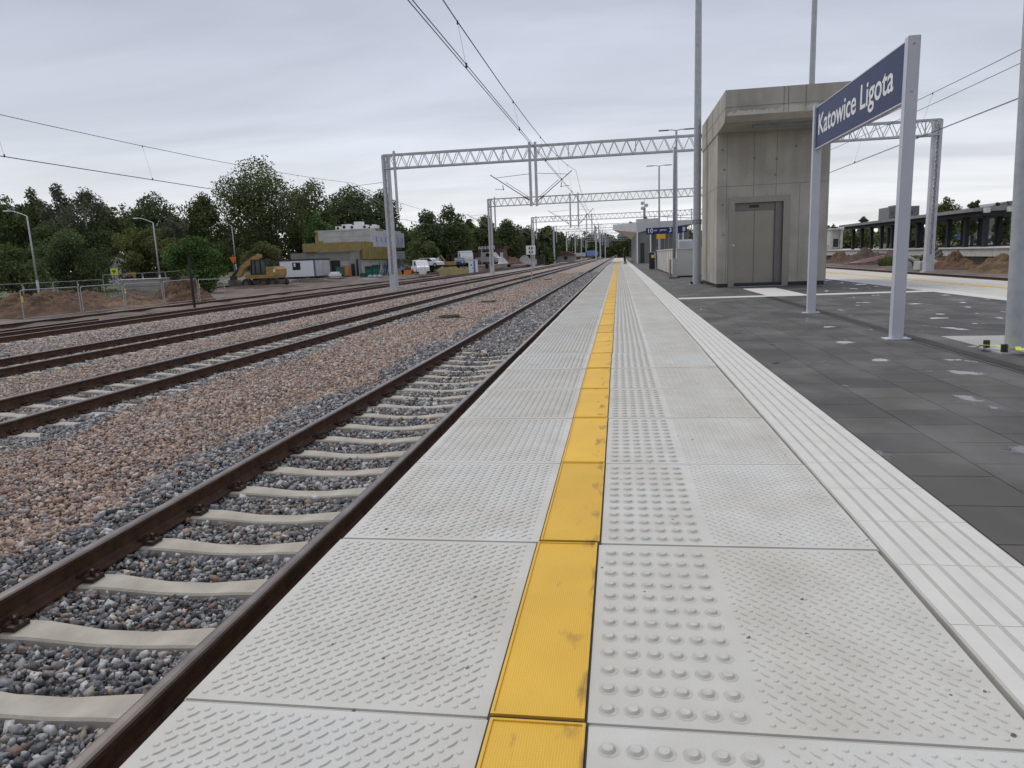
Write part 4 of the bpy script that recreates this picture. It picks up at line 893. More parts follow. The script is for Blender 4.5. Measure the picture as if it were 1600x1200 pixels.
def barrier(label, p, q, h, group, mesh_on=True, tagged=False):
    p = Vector(p); q = Vector(q); d = q-p; L_ = d.length; t = thing('mesh_fence', label, 'site fence panel', p, math.atan2(d.y, d.x), group)
    sl = d.z
    b = MB(); r = .022; c = .12
    b.path([(0.03, 0, 0), (.03, 0, h-c), (.03+c*.3, 0, h-c*.3), (.03+c, 0, h), (L_-.03-c, 0, h+sl), (L_-.03-c*.3, 0, h-c*.3+sl), (L_-.03, 0, h-c+sl), (L_-.03, 0, 0)], r, 6); b.tube((.03, 0, .18), (L_-.03, 0, .18), .016, n=6); b.build('frame', 'galv', t)
    b = MB()
    for k in range(1, int(L_/.28)): b.tube((k*.28, 0, .18), (k*.28, 0, h+sl*k*.28/L_), .0018, n=3)
    for k in range(1, int((h-.2)/.25)+1): b.tube((.03, 0, .18+k*.25), (L_-.03, 0, .18+k*.25), .0018, n=3)
    b.build('mesh_infill', 'mesh', t)
    b = MB(); b.box((-.15, -.12, -.08), (.2, .12, .02)); b.build('foot_block', 'block', t)
    if tagged: b = MB(); b.box((.02, -.03, h*.62), (.11, -.015, h*.82)); b.build('clip_tag', 'tape', t)
    return t
ords12 = ['first', 'second', 'third', 'fourth', 'fifth', 'sixth', 'seventh', 'eighth', 'ninth', 'tenth']
fy = [29, 32.6, 36.2, 39.6, 43.0, 46.6, 50.2]
for i in range(5): barrier(ords12[i]+' mesh fence panel from the left in the front row along the rail', (-27.6+.15*sin(i*2), fy[i]+.1, -1.05), (-27.6+.15*sin(i*2+2), fy[i+1], -1.05+.12*sin(i*3)), 1.5, 'front row of site fence panels', tagged=(i % 2 == 0))
pts = [at(x, y, Y) for x, y, Y in ((-14, 455, 56), (35, 446, 58.5), (82, 440, 61.5), (120, 437, 64), (160, 432, 67), (222, 427, 71), (258, 426, 74), (300, 424, 78), (342, 422, 83))]
for i in range(8):
    a, c_ = pts[i], pts[i+1]; za, zc_ = float(terr(a.x, a.y)), float(terr(c_.x, c_.y)); h = 1.55 if i < 4 else 2.0
    barrier(ords12[i]+' mesh fence panel from the left in the back row in front of the bushes', (a.x, a.y, za), (c_.x, c_.y, zc_), h, 'back row of site fence panels', tagged=(i % 2 == 1))

def street_lamp(label, px, ptop, Y, hh, arm=-1.9):
    p = at(px, ptop, Y); z = float(terr(p.x, p.y)); h = p.z-z; t = thing('street_lamp', label, 'street lamp', (p.x, p.y, z), group='street lamps along the road')
    b = MB(); b.tube((0, 0, -.1), (0, 0, h*.25), .11, .095, 10); b.tube((0, 0, h*.25), (0, 0, h), .09, .055, 10); b.build('pole', 'galv', t, smooth=True)
    b = MB(); pa = [Vector((arm*k, 0, h+.55*math.sin(k*pi/2))) for k in (0, .2, .45, .7, .9)]; b.path(pa, .035, 8); a = b.build('arm', 'galv', t)
    b = MB(); b.box((arm*1.15, -.12, h+.48), (arm*.85, .12, h+.58), bev=.03); b.build('lamp_head', 'white', a)
street_lamp('tall curved street lamp at the far left, behind the orange heap', 42, 338, 55, 8)
street_lamp('second curved street lamp, in front of the yellow-green bush', 239, 348, 68, 8)
street_lamp('third curved street lamp, behind the excavator bucket', 362, 353, 98, 8)
street_lamp('fourth, farthest curved street lamp, above the olive bush', 409, 361, 132, 8)

# road on the left
rp = [(-42, 8), (-44, 35), (-46.5, 55), (-49, 80), (-52.5, 105), (-59, 130), (-70, 150), (-90, 165)]
V = []; 
for (x, y), (x2, y2) in zip(rp, rp[1:]+[(-110, 175)]):
    d = Vector((x2-x, y2-y, 0)).normalized(); nrm = Vector((-d.y, d.x, 0))
    for s in (3.4, -3.4): p = Vector((x, y, 0))+nrm*s; V.append((p.x, p.y, float(terr(p.x, p.y))+.12))
F = np.array([(2*i, 2*i+1, 2*i+3, 2*i+2) for i in range(len(rp)-1)]); tag(npmesh('road', np.array(V), F, 'asphalt'), kind='structure')

# thin dark post by the boundary
t = thing('marker_post', 'thin dark post standing between the farthest track and the boundary rail', 'post', (-23.5, 36.3, -1.05))
b = MB(); b.tube((0, 0, 0), (0, 0, 2.85), .07, n=8); b.build('shaft', 'darkframe', t); b = MB(); b.tube((0, 0, 2.85), (0, 0, 2.9), .085, n=8); b.build('cap', 'darkframe', t)

# track sign
p = at(828, 448, 46.5); t = thing('track_sign', 'small white board with black symbols on a thin post between the tracks', 'track sign', (-5.7, 46.5, SLZ))
zt = at(824, 398, 46.5).z-SLZ
b = MB(); b.tube((0, 0, -.2), (0, 0, zt+.4), .032, n=8); b.build('post', 'galv', t)
b = MB(); b.box((-.31, -.04, zt), (.31, -.034, zt+.58)); bd = b.build('board', 'white', t)
b = MB()
for (x, z, w, h) in ((-.13, .34, .09, .15), (.04, .34, .09, .15), (-.04, .30, .08, .05), (-.13, .10, .09, .14), (.04, .10, .09, .14), (-.04, .06, .08, .05)): b.box((x, -.045, zt+z), (x+w, -.041, zt+z+h))
b.build('symbol', 'black', bd)

# ------------------------------------------------------------------ construction building
Yb = 104.0; corner = at(564, 440, Yb); bx1 = corner.x; bx0 = at(456, 420, Yb).x; zl = at(510, 394, Yb).z; ybk = 126.5
t = thing('construction_building', 'unfinished concrete building with ochre insulation bands and white machines on its roof', 'building', (bx1, Yb, 0))
def LX(x): return x-bx1
zb0 = -2.0
b = MB()
dxa, dxb = LX(at(517, 420, Yb).x), LX(at(532, 420, Yb).x); dza, dzb = at(525, 430, Yb).z, at(525, 407, Yb).z
b.box((LX(bx0), 0, zb0), (dxa, .3, zl)); b.box((dxb, 0, zb0), (LX(at(548, 420, Yb).x), .3, zl)); b.box((dxa, 0, dzb), (dxb, .3, zl)); b.box((LX(at(548, 420, Yb).x)+.001, -.25, zb0), (0, .3, zl))
b.box((LX(bx0), .31, zb0), (LX(bx0)+.3, ybk-Yb, zl)); b.box((-.3, .31, zb0), (0, ybk-Yb, zl)); b.box((LX(bx0), ybk-Yb, zb0), (0, ybk-Yb+.3, zl)); b.box((LX(bx0), .31, zl-.25), (-.301, ybk-Yb-.001, zl-.01))
wl = b.build('lower_wall', 'block', t)
b = MB(); b.box((dxa+.01, .32, zb0), (dxb-.01, .36, dzb)); b.build('door_opening', 'black', wl)
b = MB(); b.box((dxb+.2, -.02, dza), (LX(at(547, 420, Yb).x), -.005, at(540, 408, Yb).z)); b.build('rendered_panel', 'block_pale', wl)
b = MB(); b.box((LX(at(551, 430, Yb).x), -.29, dza-.3), (LX(at(556.5, 430, Yb).x), -.26, at(553, 412, Yb).z)); b.build('door', 'black', wl)
b = MB(); b.box((LX(at(559, 430, Yb).x), -.29, dza-.2), (LX(at(562, 430, Yb).x), -.26, at(560, 405, Yb).z)); b.build('window', 'glass', wl)
gx0 = LX(at(475, 385, Yb).x); gz0, gz1 = at(500, 393.5, Yb-.4).z, at(500, 380, Yb-.4).z
b = MB(); b.box((gx0, -.6, gz0), (.35, .6, gz1)); b.build('insulation_band', 'insulation', t)
yg = 12.5
b = MB(); b.box((.05, .62, at(570, 405, Yb).z), (.40, yg, gz1)); 
b.build('netted_insulation', 'insulation_net', t)
b = MB(); b.box((.02, yg+.2, zl-1.4), (.35, ybk-Yb, zl)); b.build('band_beam', 'block_pale', t)
b = MB(); b.box((.01, .7, zb0), (.04, yg, at(570, 406, Yb).z)); b.build('side_wall', 'block_pale', t)
Yu = 109.5; ux0 = LX(at(492, 368, Yu).x); uz1 = at(530, 359, Yu).z; uz0 = zl
b = MB(); b.box((ux0, Yu-Yb, uz0), (-.01, ybk-Yb-.5, uz1)); uw = b.build('upper_wall', 'block_pale', t)
b = MB(); b.box((ux0-.02, Yu-Yb-.03, uz0+.1), (ux0+.55, Yu-Yb-.01, uz1-.1)); b.box((ux0+.55, Yu-Yb-.03, uz0+1.1), (ux0+1.3, Yu-Yb-.01, uz0+1.9)); b.build('insulation_patch', 'insulation', uw)
b = MB(); [b.box((ux0+1.4, Yu-Yb-.012, z), (-.1, Yu-Yb-.004, z+.04)) for z in np.linspace(uz0+.6, uz1-.3, 4)]; b.build('joints', 'joint', uw)
wz0 = at(632, 389, 126).z
b = MB(); b.box((.0, Yu-Yb, wz0+.2), (.42, ybk-Yb, uz1-.35), bev=.05); wr = b.build('white_wrap', 'wrap', t)
b = MB(); [b.box((.422, Yu-Yb+1.5+k*2.3, wz0+1.0), (.43, Yu-Yb+2.1+k*2.3, wz0+1.9)) for k in (0, 1, 2, 5, 6)]; b.build('blue_marks', 'blue_pale', wr)
b = MB(); b.box((-.6, Yu-Yb+3, uz1-.34), (.2, Yu-Yb+6, uz1+.1)); b.build('yellow_board', 'insulation', t)
b = MB(); b.box((.05, yg+.2, at(632, 402, 126).z), (.1, ybk-Yb-.1, wz0-.1)); b.build('window_strip', 'glass', t)
b = MB()
for k in range(5):
    y = yg-.3+k*2.6
    for dx_ in (1.0, 2.0): b.tube((dx_, y, zb0+1), (dx_, y, zl-1.2), .04, n=6)
for z in (-.2, 1.4): b.box((.9, yg-.5, z), (2.1, ybk-Yb, z+.06))
for z in (.4, 2.0): b.tube((2.0, yg-.3, z), (2.0, ybk-Yb, z), .03, n=5)
b.build('scaffold', 'galv', t)
b = MB(); [b.tube((ux0-.9+k, Yu-Yb+.3, zl), (ux0-.9+k, Yu-Yb+.3, zl+2.6), .04, n=5) for k in (0, .8)]; [b.tube((ux0-.9, Yu-Yb+.3, zl+z), (ux0-.1, Yu-Yb+.3, zl+z), .04, n=5) for z in (.8, 1.6, 2.5)]; b.build('roof_ladder_frame', 'darkframe', t)
def acunit(label, px0, px1, pt, open_=True):
    Y = 112.5; p0 = at(px0, 358, Y); p1 = at(px1, pt, Y); o = thing('roof_unit', label, 'ventilation unit', (p0.x, Y, uz1)); w = p1.x-p0.x; h = p1.z-uz1
    b = MB(); b.box((0, 0, .1), (w, 1.2, h), bev=.03); b.build('casing', 'white', o)
    b = MB(); b.box((.05, .1, 0), (w-.05, 1.1, .1)); b.build('skid', 'galv_dark', o)
    if open_: b = MB(); b.disc((w*.5, -.012, h*.55), min(w, h)*.32, 'y', 12, .01); b.build('fan_grille', 'black', o)
for i, (a, c_, e_, op) in enumerate(((524, 532, 353.5, 1), (534, 541, 350.5, 1), (541.5, 546, 350, 0), (546.5, 553, 351.5, 1), (553.5, 565, 346, 0), (566, 573, 351, 1), (574, 580, 353, 1), (581, 584.5, 350.5, 0), (585.5, 589, 351.5, 0))):
    acunit(ords12[i]+' white ventilation unit from the left on the flat roof', a, c_, e_, op)

# ------------------------------------------------------------------ site office container
def container(label, px0, px1, pb, pt, Y, depth, trim='navy_trim', win=True, doors=True):
    p0 = at(px0, pb, Y); p1 = at(px1, pt, Y); z0 = min(p0.z, at(px1, pb, Y).z)-.05; h = p1.z-z0; w = p1.x-p0.x
    o = thing('office_container', label, 'site container', (p0.x, Y, z0))
    b = MB(); b.box((.05, .05, .1), (w-.05, depth-.05, h-.1)); b.m = 1
    for k in range(1, 5): b.box((.05+k*w/5-.01, .043, .15), (.05+k*w/5+.01, .049, h-.2))
    wl_ = b.build('wall', ['white', 'wrap'], o)
    b = MB(); b.box((0, 0, h-.22), (w, depth, h)); b.box((0, 0, 0), (w, depth, .14))
    for x in (0, w-.13): b.box((x, 0, .14), (x+.13, .13, h-.22)); b.box((x, depth-.13, .14), (x+.13, depth, h-.22))
    b.build('frame', trim, o)
    if win: b = MB(); b.box((w*.38, .03, h*.42), (w*.60, .045, h*.82)); b.build('window', 'glass', wl_); b = MB(); b.box((w*.42, .02, h*.60), (w*.47, .029, h*.78)); b.build('window_sticker', 'white', wl_)
    if doors:
        for k in (0, 1): b = MB(); b.box((w+.0, .3+k*depth*.45, .15), (w+.02, .2+(k+1)*depth*.45, h-.25)); b.build('door', 'wrap', o)
    return o
container('white office container with navy trim and one dark window', 437, 490.5, 432.5, 404, 95, 5.6)
container('white container with red roof edge showing behind the excavator cab', 408, 437, 430, 404.5, 101, 2.4, trim='red', win=False, doors=False)

# ------------------------------------------------------------------ excavator (wheeled, arm reaching left)
pe = at(412, 449.5, 72); ze = float(terr(pe.x, 72))+.12
t = thing('excavator', 'yellow wheeled excavator with dark cab, its arm reaching down to the left', 'excavator', (pe.x, 72, pe.z)); u = .0755
def E3(px, py, y=0): return Vector(((px-412)*u, y, (449.5-py)*u))
b = MB(); b.box(E3(388, 444, -.9), E3(441, 438.5, .9)); b.box(E3(400, 438.5, -.5), E3(425, 436, .5)); b.build('chassis', 'muddy', t)
for x in (422, 436, 396):
    for s in (-1, 1):
        b = MB(); c = E3(x, 442.5, s*1.1); b.tube(c-Vector((0, .28, 0)), c+Vector((0, .28, 0)), .52, n=18); w = b.build('wheel', 'tyre', t); b = MB(); b.tube(c-Vector((0, .3, 0)), c+Vector((0, .3, 0)), .24, n=12); b.build('rim', 'muddy', w)
b = MB(); b.prism([(E3(383, 0).x, 0.05), (E3(388, 0).x, .1), (E3(389, 0).x, .75), (E3(384, 0).x, .8)], 'y', -1.2, 1.2); b.build('dozer_blade', 'muddy', t)
b = MB(); b.prism([tuple(E3(x, y).xz) for x, y in ((394, 436), (440, 436), (441, 424), (437, 421), (426, 420.5), (426, 431), (400, 431), (394, 431))], 'y', -1.15, 1.15); b.build('upper_body', 'machine', t)
b = MB(); b.prism([tuple(E3(x, y).xz) for x, y in ((427, 434), (441.5, 433), (441.5, 424), (438, 420), (427, 420))], 'y', -1.2, 1.2); b.build('engine_hood', 'machine', t)
b = MB(); b.box(E3(437.5, 428, -1.22), E3(440.5, 423.5, -1.205)); b.build('rear_lamp', 'white', t)
b = MB(); b.box(E3(401, 434.5, -1.1), E3(426, 431.5, .15)); cb = b.build('cab_floor', 'machine_dark', t)
b = MB(); 
for x in (402, 409, 417, 425): b.bar(E3(x+(2.5 if x == 402 else 0), 410.5, -1.05), E3(x, 432, -1.05), .10); b.bar(E3(x+(2.5 if x == 402 else 0), 410.5, .1), E3(x, 432, .1), .10)
b.box(E3(403.5, 411.5, -1.12), E3(426, 409.5, .18)); cf = b.build('cab_frame', 'machine_dark', t)
b = MB(); b.prism([tuple(E3(x, y).xz) for x, y in ((402.6, 432), (425, 432), (425, 411), (405, 411))], 'y', -1.0, .05); b.build('cab_glass', 'glass', cf)
b = MB(); b.bar(E3(399, 431, .55), E3(396, 415, .55), .5, .55); b.bar(E3(396, 416, .55), E3(407, 403.5, .55), .45, .5); b.build('boom', 'machine', t)
b = MB(); b.prism([tuple(E3(x, y).xz) for x, y in ((409, 402), (409, 407), (398, 413.5), (383, 421), (376, 432), (371, 434), (370, 429), (378, 417), (396, 405.5))], 'y', .33, .78); st = b.build('stick', 'machine', t)
b = MB(); b.tube(E3(405, 401.5, .55), E3(384, 412, .55), .10, n=8); b.tube(E3(384, 412, .55), E3(362, 431, .55), .16, n=8); b.build('hydraulic_ram', 'machine_dark', st)
b = MB(); b.tube(E3(368, 425.5, .55), E3(362, 431.5, .55), .06, n=8); b.build('ram_rod', 'white', st)
b = MB(); b.box(E3(359, 440, .3), E3(367, 431, .8)); b.build('quick_coupler', 'machine_dark', t)
b = MB(); b.prism([tuple(E3(x, y).xz) for x, y in ((358, 437), (369, 437), (377, 444), (374, 450.5), (364, 452), (353, 451), (352, 448), (358, 446))], 'y', .0, 1.15); b.build('bucket', 'muddy', t)

# ------------------------------------------------------------------ generic road vehicles
def car(label, px, pb, Y, rz, paint, L_=4.3, h=1.45, name='parked_car', group=None, van=False):
    p = at(px, pb, Y); z = p.z; t = thing(name, label, 'van' if van else 'car', (p.x, Y, z), rz, group); k = L_/4.3
    if van: pr = [(-2.15, .3), (2.15, .3), (2.15, .9), (1.6, 1.15), (.95, 1.95), (-1.0, 2.0), (-1.05, 1.2), (-2.15, 1.15)]; gl = [(.98, 1.2), (1.5, 1.2), (.92, 1.8), (-.1, 1.82), (-.1, 1.2)]
    else: pr = [(-2.15, .3), (2.15, .3), (2.15, .75), (1.1, .92), (.45, 1.4), (-1.2, 1.42), (-2.0, .95), (-2.15, .8)]; gl = [(1.0, .93), (.42, 1.33), (-1.15, 1.35), (-1.7, .95)]
    b = MB(); b.prism([(x*k, zz*h/1.45) for x, zz in pr], 'y', -.85, .85); bd = b.build('body', paint, t)
    b = MB(); b.prism([(x*k, zz*h/1.45) for x, zz in gl], 'y', -.86, .86); b.build('side_window', 'glass', bd)
    b = MB(); b.add([(pr[3][0]*k+.02-(0 if not van else .06), -.7, pr[3][1]*h/1.45+.03), (pr[3][0]*k+.02-(0 if not van else .06), .7, pr[3][1]*h/1.45+.03), (pr[4][0]*k+.03, .62, pr[4][1]*h/1.45-.05), (pr[4][0]*k+.03, -.62, pr[4][1]*h/1.45-.05)], [(0, 1, 2, 3)]); b.build('windscreen', 'glass_blue', bd)
    for x in (-1.35, 1.35):
        for s in (-1, 1):
            b = MB(); b.tube((x*k, s*.68, .32), (x*k, s*.87, .32), .32, n=14); w = b.build('wheel', 'tyre', t); b = MB(); b.tube((x*k, s*.86, .32), (x*k, s*.88, .32), .18, n=10); b.build('rim', 'silver', w)
    for s in (-.6, .6): b = MB(); b.box((2.15*k, s-.15, .55), (2.16*k, s+.15, .72)); b.build('headlight', 'white', t)
    return t
car('silver car driving on the road behind the excavator bucket', 343, 418, 126, R(-25), 'silver')
car('white parked car left of the yellow mini digger, under the dark trees', 672, 417.5, 108, R(-15), 'white', group='cars parked under the trees')
car('dark parked car right of the white parked car', 684, 416.5, 112, R(-80), 'cloth', group='cars parked under the trees')
car('dark blue parked car behind the white toilet cabin gap', 718, 416, 116, R(-80), 'navy_trim', group='cars parked under the trees')
car('white pickup with pale blue windscreen facing the platform, right of the near gantry leg', 657, 427, 98, R(-62), 'white', 4.4, 1.35, name='pickup', van=True)
car('cream van parked left of the second gantry leg', 764, 412, 128, R(-20), 'block_pale', 4.8, 1.5, name='van', van=True)
# articulated truck cab
p = at(728, 416, 120); t = thing('truck', 'white truck cab with roof deflector behind the toilet cabin', 'truck', (p.x, 120, p.z), R(-65))
b = MB(); b.prism([(-1.1, .6), (1.1, .6), (1.15, 1.5), (.9, 2.3), (-1.1, 2.4)], 'y', -1.1, 1.1); c = b.build('cab', 'white', t); b = MB(); b.box((-1.0, -1.1, 2.4), (.5, 1.1, 2.6)); b.build('roof_deflector', 'white', c); b = MB(); b.box((.1, -1.11, 1.5), (.9, 1.11, 2.1)); b.build('side_window', 'glass', c)
b = MB(); b.box((-5, -.5, .6), (-1.1, .5, .85)); b.build('chassis', 'muddy', t)
for x in (.3, -3.2, -4.4):
    for s in (-1, 1): b = MB(); b.tube((x, s*.8, .48), (x, s*1.1, .48), .48, n=14); b.build('wheel', 'tyre', t)
# mini digger
p = at(703, 419, 104); t = thing('mini_digger', 'small yellow mini digger with raised white-tipped arm', 'mini digger', (p.x, 104, p.z))
b = MB(); b.box((-.8, -.7, 0), (.9, -.3, .45), bev=.1); b.box((-.8, .3, 0), (.9, .7, .45), bev=.1); b.build('crawler_track', 'machine_dark', t)
b = MB(); b.box((-.5, -.6, .45), (.9, .6, 1.0), bev=.06); b.build('body', 'machine', t)
b = MB(); [b.bar((x, y, 1.0), (x, y, 1.95), .07) for x in (-.3, .6) for y in (-.5, .5)]; b.box((-.4, -.55, 1.9), (.7, .55, 1.98)); b.build('canopy_frame', 'machine_dark', t)
b = MB(); b.bar((-.5, 0, .8), (-1.3, 0, 1.9), .16); b.bar((-1.3, 0, 1.9), (-1.75, 0, 1.55), .13); a = b.build('arm', 'machine', t); b = MB(); b.box((-1.95, -.2, 1.3), (-1.6, .2, 1.6)); b.build('bucket', 'white', a)
# toilet cabin
p = at(740, 428, 108); t = thing('toilet_cabin', 'white and blue portable toilet cabin standing beside the farthest track', 'portable toilet', (at(740, 428, 108).x, 108, p.z-.1)); 
b = MB(); b.box((-.62, -.6, .05), (.62, .6, 2.15), bev=.05); b.build('wall', 'white', t); b = MB(); b.box((-.66, -.64, 2.15), (.66, .64, 2.32), bev=.06); b.build('roof', 'wrap', t)
b = MB(); b.box((-.5, -.615, .15), (.15, -.602, 2.05)); d = b.build('door', 'white', t); b = MB(); b.box((.18, -.616, .1), (.42, -.602, 2.1)); b.build('blue_panel', 'blue', t)
b = MB(); b.box((-.28, -.625, 1.35), (-.05, -.616, 1.6)); b.box((-.1, -.625, .95), (.1, -.616, 1.05)); b.build('door_sign', 'blue', d); b = MB(); b.box((-.6, -.58, -.05), (.6, .58, .05)); b.build('skid', 'blue', t)
# yellow-green concrete blocks
for i, (px, w, h) in enumerate(((692, 1.5, 1.05), (704, 1.1, 1.15), (714, 1.3, .95), (722, .9, .9))):
    p = at(px+4, 430, 96); t = thing('concrete_block', ['olive-yellow concrete block, leftmost of the row before the toilet cabin', 'second olive-yellow concrete block in the row before the toilet cabin', 'third olive-yellow block in the row, slightly lower', 'last olive-yellow block, nearest the toilet cabin'][i], 'concrete block', (p.x, 96, p.z), R(5*i-6), 'olive-yellow blocks beside the track')
    b = MB(); b.box((-w/2, -.5, 0), (w/2, .5, h), bev=.04); b.build('block_body', 'block_yellow', t); b = MB(); b.box((-.12, -.06, h-.02), (.12, .06, h+.14)); b.build('lifting_loop', 'darkframe', t)
# materials beside the building
def heap_item(name, label, cat, px, pb, Y, parts, rz=0):
    p = at(px, pb, Y); t = thing(name, label, cat, (p.x, Y, p.z), rz)
    for nm, m_, fn in parts: b = MB(); fn(b); b.build(nm, m_, t)
    return t
heap_item('water_tank', 'white bulging plastic tank on a pallet in front of the container end', 'tank', 524, 436, 90, [('tank_body', 'white', lambda b: (b.box((-.8, -.5, .15), (.8, .5, .95), bev=.25))), ('pallet', 'bark', lambda b: [b.box((-.9, -.55, k), (.9, .55, k+.05)) for k in (0, .1)])])
heap_item('green_crate', 'green plastic crate behind the white tank', 'crate', 532.5, 431, 97, [('crate_body', 'green', lambda b: b.box((-.5, -.4, .1), (.5, .4, 1.2), bev=.04)), ('rim', 'green', lambda b: b.box((-.55, -.45, 1.2), (.55, .45, 1.28))), ('foot', 'darkframe', lambda b: b.box((-.4, -.3, 0), (.4, .3, .1)))])
heap_item('orange_cabinet', 'orange metal cabinet against the pale wall panel', 'cabinet', 541, 432, 101.5, [('cabinet_body', 'machine', lambda b: b.box((-.6, -.3, .1), (.6, .3, 1.6), bev=.03)), ('door', 'orange', lambda b: [b.box((x, -.312, .2), (x+.5, -.302, 1.5)) for x in (-.55, .05)]), ('foot', 'darkframe', lambda b: b.box((-.5, -.25, 0), (.5, .25, .1)))])
for i, (px, pb, hh) in enumerate(((578, 431, 1.4), (589, 430, 1.5), (570, 434, .7))):
    heap_item('mesh_crate', ['tall green mesh crate by the side wall of the building, left one', 'tall green mesh crate by the side wall of the building, right one', 'low green crate at the corner of the building'][i], 'crate', px, pb, 100, [('crate_frame', 'green', lambda b: ([b.box((x, -.4, 0), (x+.06, .4, hh)) for x in (-.55, -.2, .15, .5)], [b.box((-.55, -.42, z), (.56, .42, z+.06)) for z in (0.01, hh*.35, hh*.7, hh-.06)])), ('contents', 'green', lambda b: b.box((-.45, -.35, .08), (.45, .35, hh*.66)))])
heap_item('blue_tarp', 'crumpled blue tarpaulin lying before the building corner', 'tarpaulin', 574, 438, 92, [('sheet', 'blue_pale', lambda b: [b.tube((x, y, .0), (x+.5, y+.3, .16), .28, .1, 7) for x, y in ((-1.2, 0), (-.6, .2), (0, -.1), (.5, .3), (1.0, 0))])])
heap_item('rubble_bags', 'pile of pale rubble bags beside the blue tarpaulin', 'rubble bags', 585, 434, 96, [('bag', 'wrap', lambda b, q=q: b.box((q, -.3, 0), (q+.62, .3, .42), bev=.12)) for q in (-.9, -.2, .5)])
for i, (px, m_) in enumerate(((603, 'navy_trim'), (610, 'blue_pale'), (598, 'galv_dark'))):
    heap_item('gas_rack', ['dark blue rack of stacked pipes behind the near gantry leg', 'pale blue rack leaning by the near gantry leg', 'grey metal rack left of the near gantry leg'][i], 'rack', px, 431, 99, [('upright', 'darkframe', lambda b: [b.tube((x, 0, 0), (x, 0, 1.9), .05, n=6) for x in (-.35, .35)]), ('load', m_, lambda b: [b.tube((-.3+.15*k, -.3, .2+.3*(k % 3)), (-.3+.15*k, .3, 1.6), .07, n=7) for k in range(5)])])
for i, (px, m_, w) in enumerate(((627, 'machine', 1.0), (637, 'orange', 1.3))):
    heap_item('skip_bin', ['yellow waste bin full of scrap right of the near gantry leg', 'orange waste bin full of scrap next to the white pickup'][i], 'waste bin', px, 429, 98, [('bin_body', m_, lambda b: b.prism([(-w/2, .05), (w/2, .05), (w/2+.12, .65), (-w/2-.12, .65)], 'y', -.5, .5)), ('scrap', 'blue_pale' if i == 0 else 'brick', lambda b: [b.box((-.4+.2*k, -.3, .6), (-.25+.2*k, .2, .85+.12*(k % 3)), bev=.02) for k in range(5)])])
heap_item('white_silo_bag', 'big white bag standing in front of the white pickup', 'bulk bag', 661, 429, 95, [('bag_body', 'white', lambda b: b.box((-.45, -.4, 0), (.45, .4, 1.05), bev=.12)), ('handle', 'wrap', lambda b: [b.tube((x, 0, 1.0), (x, 0, 1.2), .04, n=6) for x in (-.3, .3)])])
heap_item('concrete_pipe_stack', 'stack of grey concrete slabs with pale tops behind the pointed heap', 'slab stack', 228, 452, 62, [('slab_stack', 'block', lambda b: [b.box((-2.4+.1*k, -.8, .0+.32*k), (2.3-.12*k, .8, .28+.32*k)) for k in range(3)]), ('cover_sheet', 'white', lambda b: b.box((-2.3, -.85, .97), (2.1, .85, 1.02)))])
heap_item('loose_planks', 'pale planks stacked on the dark soil before the office container', 'planks', 470, 438.5, 88, [('plank', 'laitance', lambda b: [b.box((-1.4, -.2+.22*k, .1), (1.3+.1*k, -.02+.22*k, .17)) for k in range(3)]), ('bearer', 'bark', lambda b: [b.box((x, -.3, -.1), (x+.15, .5, .1)) for x in (-1, .8)])])
# warning signs
t = heap_item('road_warning_sign', 'orange triangular roadworks sign near the third street lamp', 'road sign', 366, 420, 88, [('post', 'galv', lambda b: b.tube((0, 0, -.3), (0, 0, 1.9), .03, n=6)), ('board', 'orange', lambda b: b.prism([(-.55, 1.55), (0, .65), (.55, 1.55)], 'y', -.05, -.03))])
t = heap_item('notice_board', 'square yellow notice board with dark symbol before the white shed', 'notice board', 182, 447, 68, [('post', 'galv', lambda b: [b.tube((x, 0, -.2), (x, 0, 1.8), .03, n=6) for x in (-.3, .3)]), ('board', 'tape', lambda b: b.box((-.42, -.05, 1.15), (.42, -.03, 1.85))), ('symbol', 'black', lambda b: (b.box((-.22, -.06, 1.5), (.2, -.051, 1.66)), b.box((-.15, -.06, 1.34), (.1, -.051, 1.44))))])
heap_item('traffic_bollard', 'small orange machine beside the yellow notice board', 'machine', 206, 436, 74, [('body', 'machine', lambda b: b.box((-.4, -.3, .1), (.4, .3, .8), bev=.08)), ('wheel', 'tyre', lambda b: [b.disc((x, -.32, .18), .18, 'y', 10, .08) for x in (-.25, .25)])])
p = at(173, 420, 92); z = float(terr(p.x, 92)); t = thing('white_shed', 'long white metal shed half hidden behind the bushes', 'shed', (p.x, 92, z)); hz = at(173, 402, 92).z-z
b = MB(); b.box((-2.0, 0, 0), (3.2, 3, hz-.1)); b.build('wall', 'white', t); b = MB(); b.box((-2.1, -.1, hz-.1), (3.3, 3.1, hz)); b.build('roof', 'wrap', t); b = MB(); [b.box((-1.9+k*.4, -.01, .1), (-1.88+k*.4, -.002, hz-.15)) for k in range(13)]; b.build('seams', 'wrap', t)

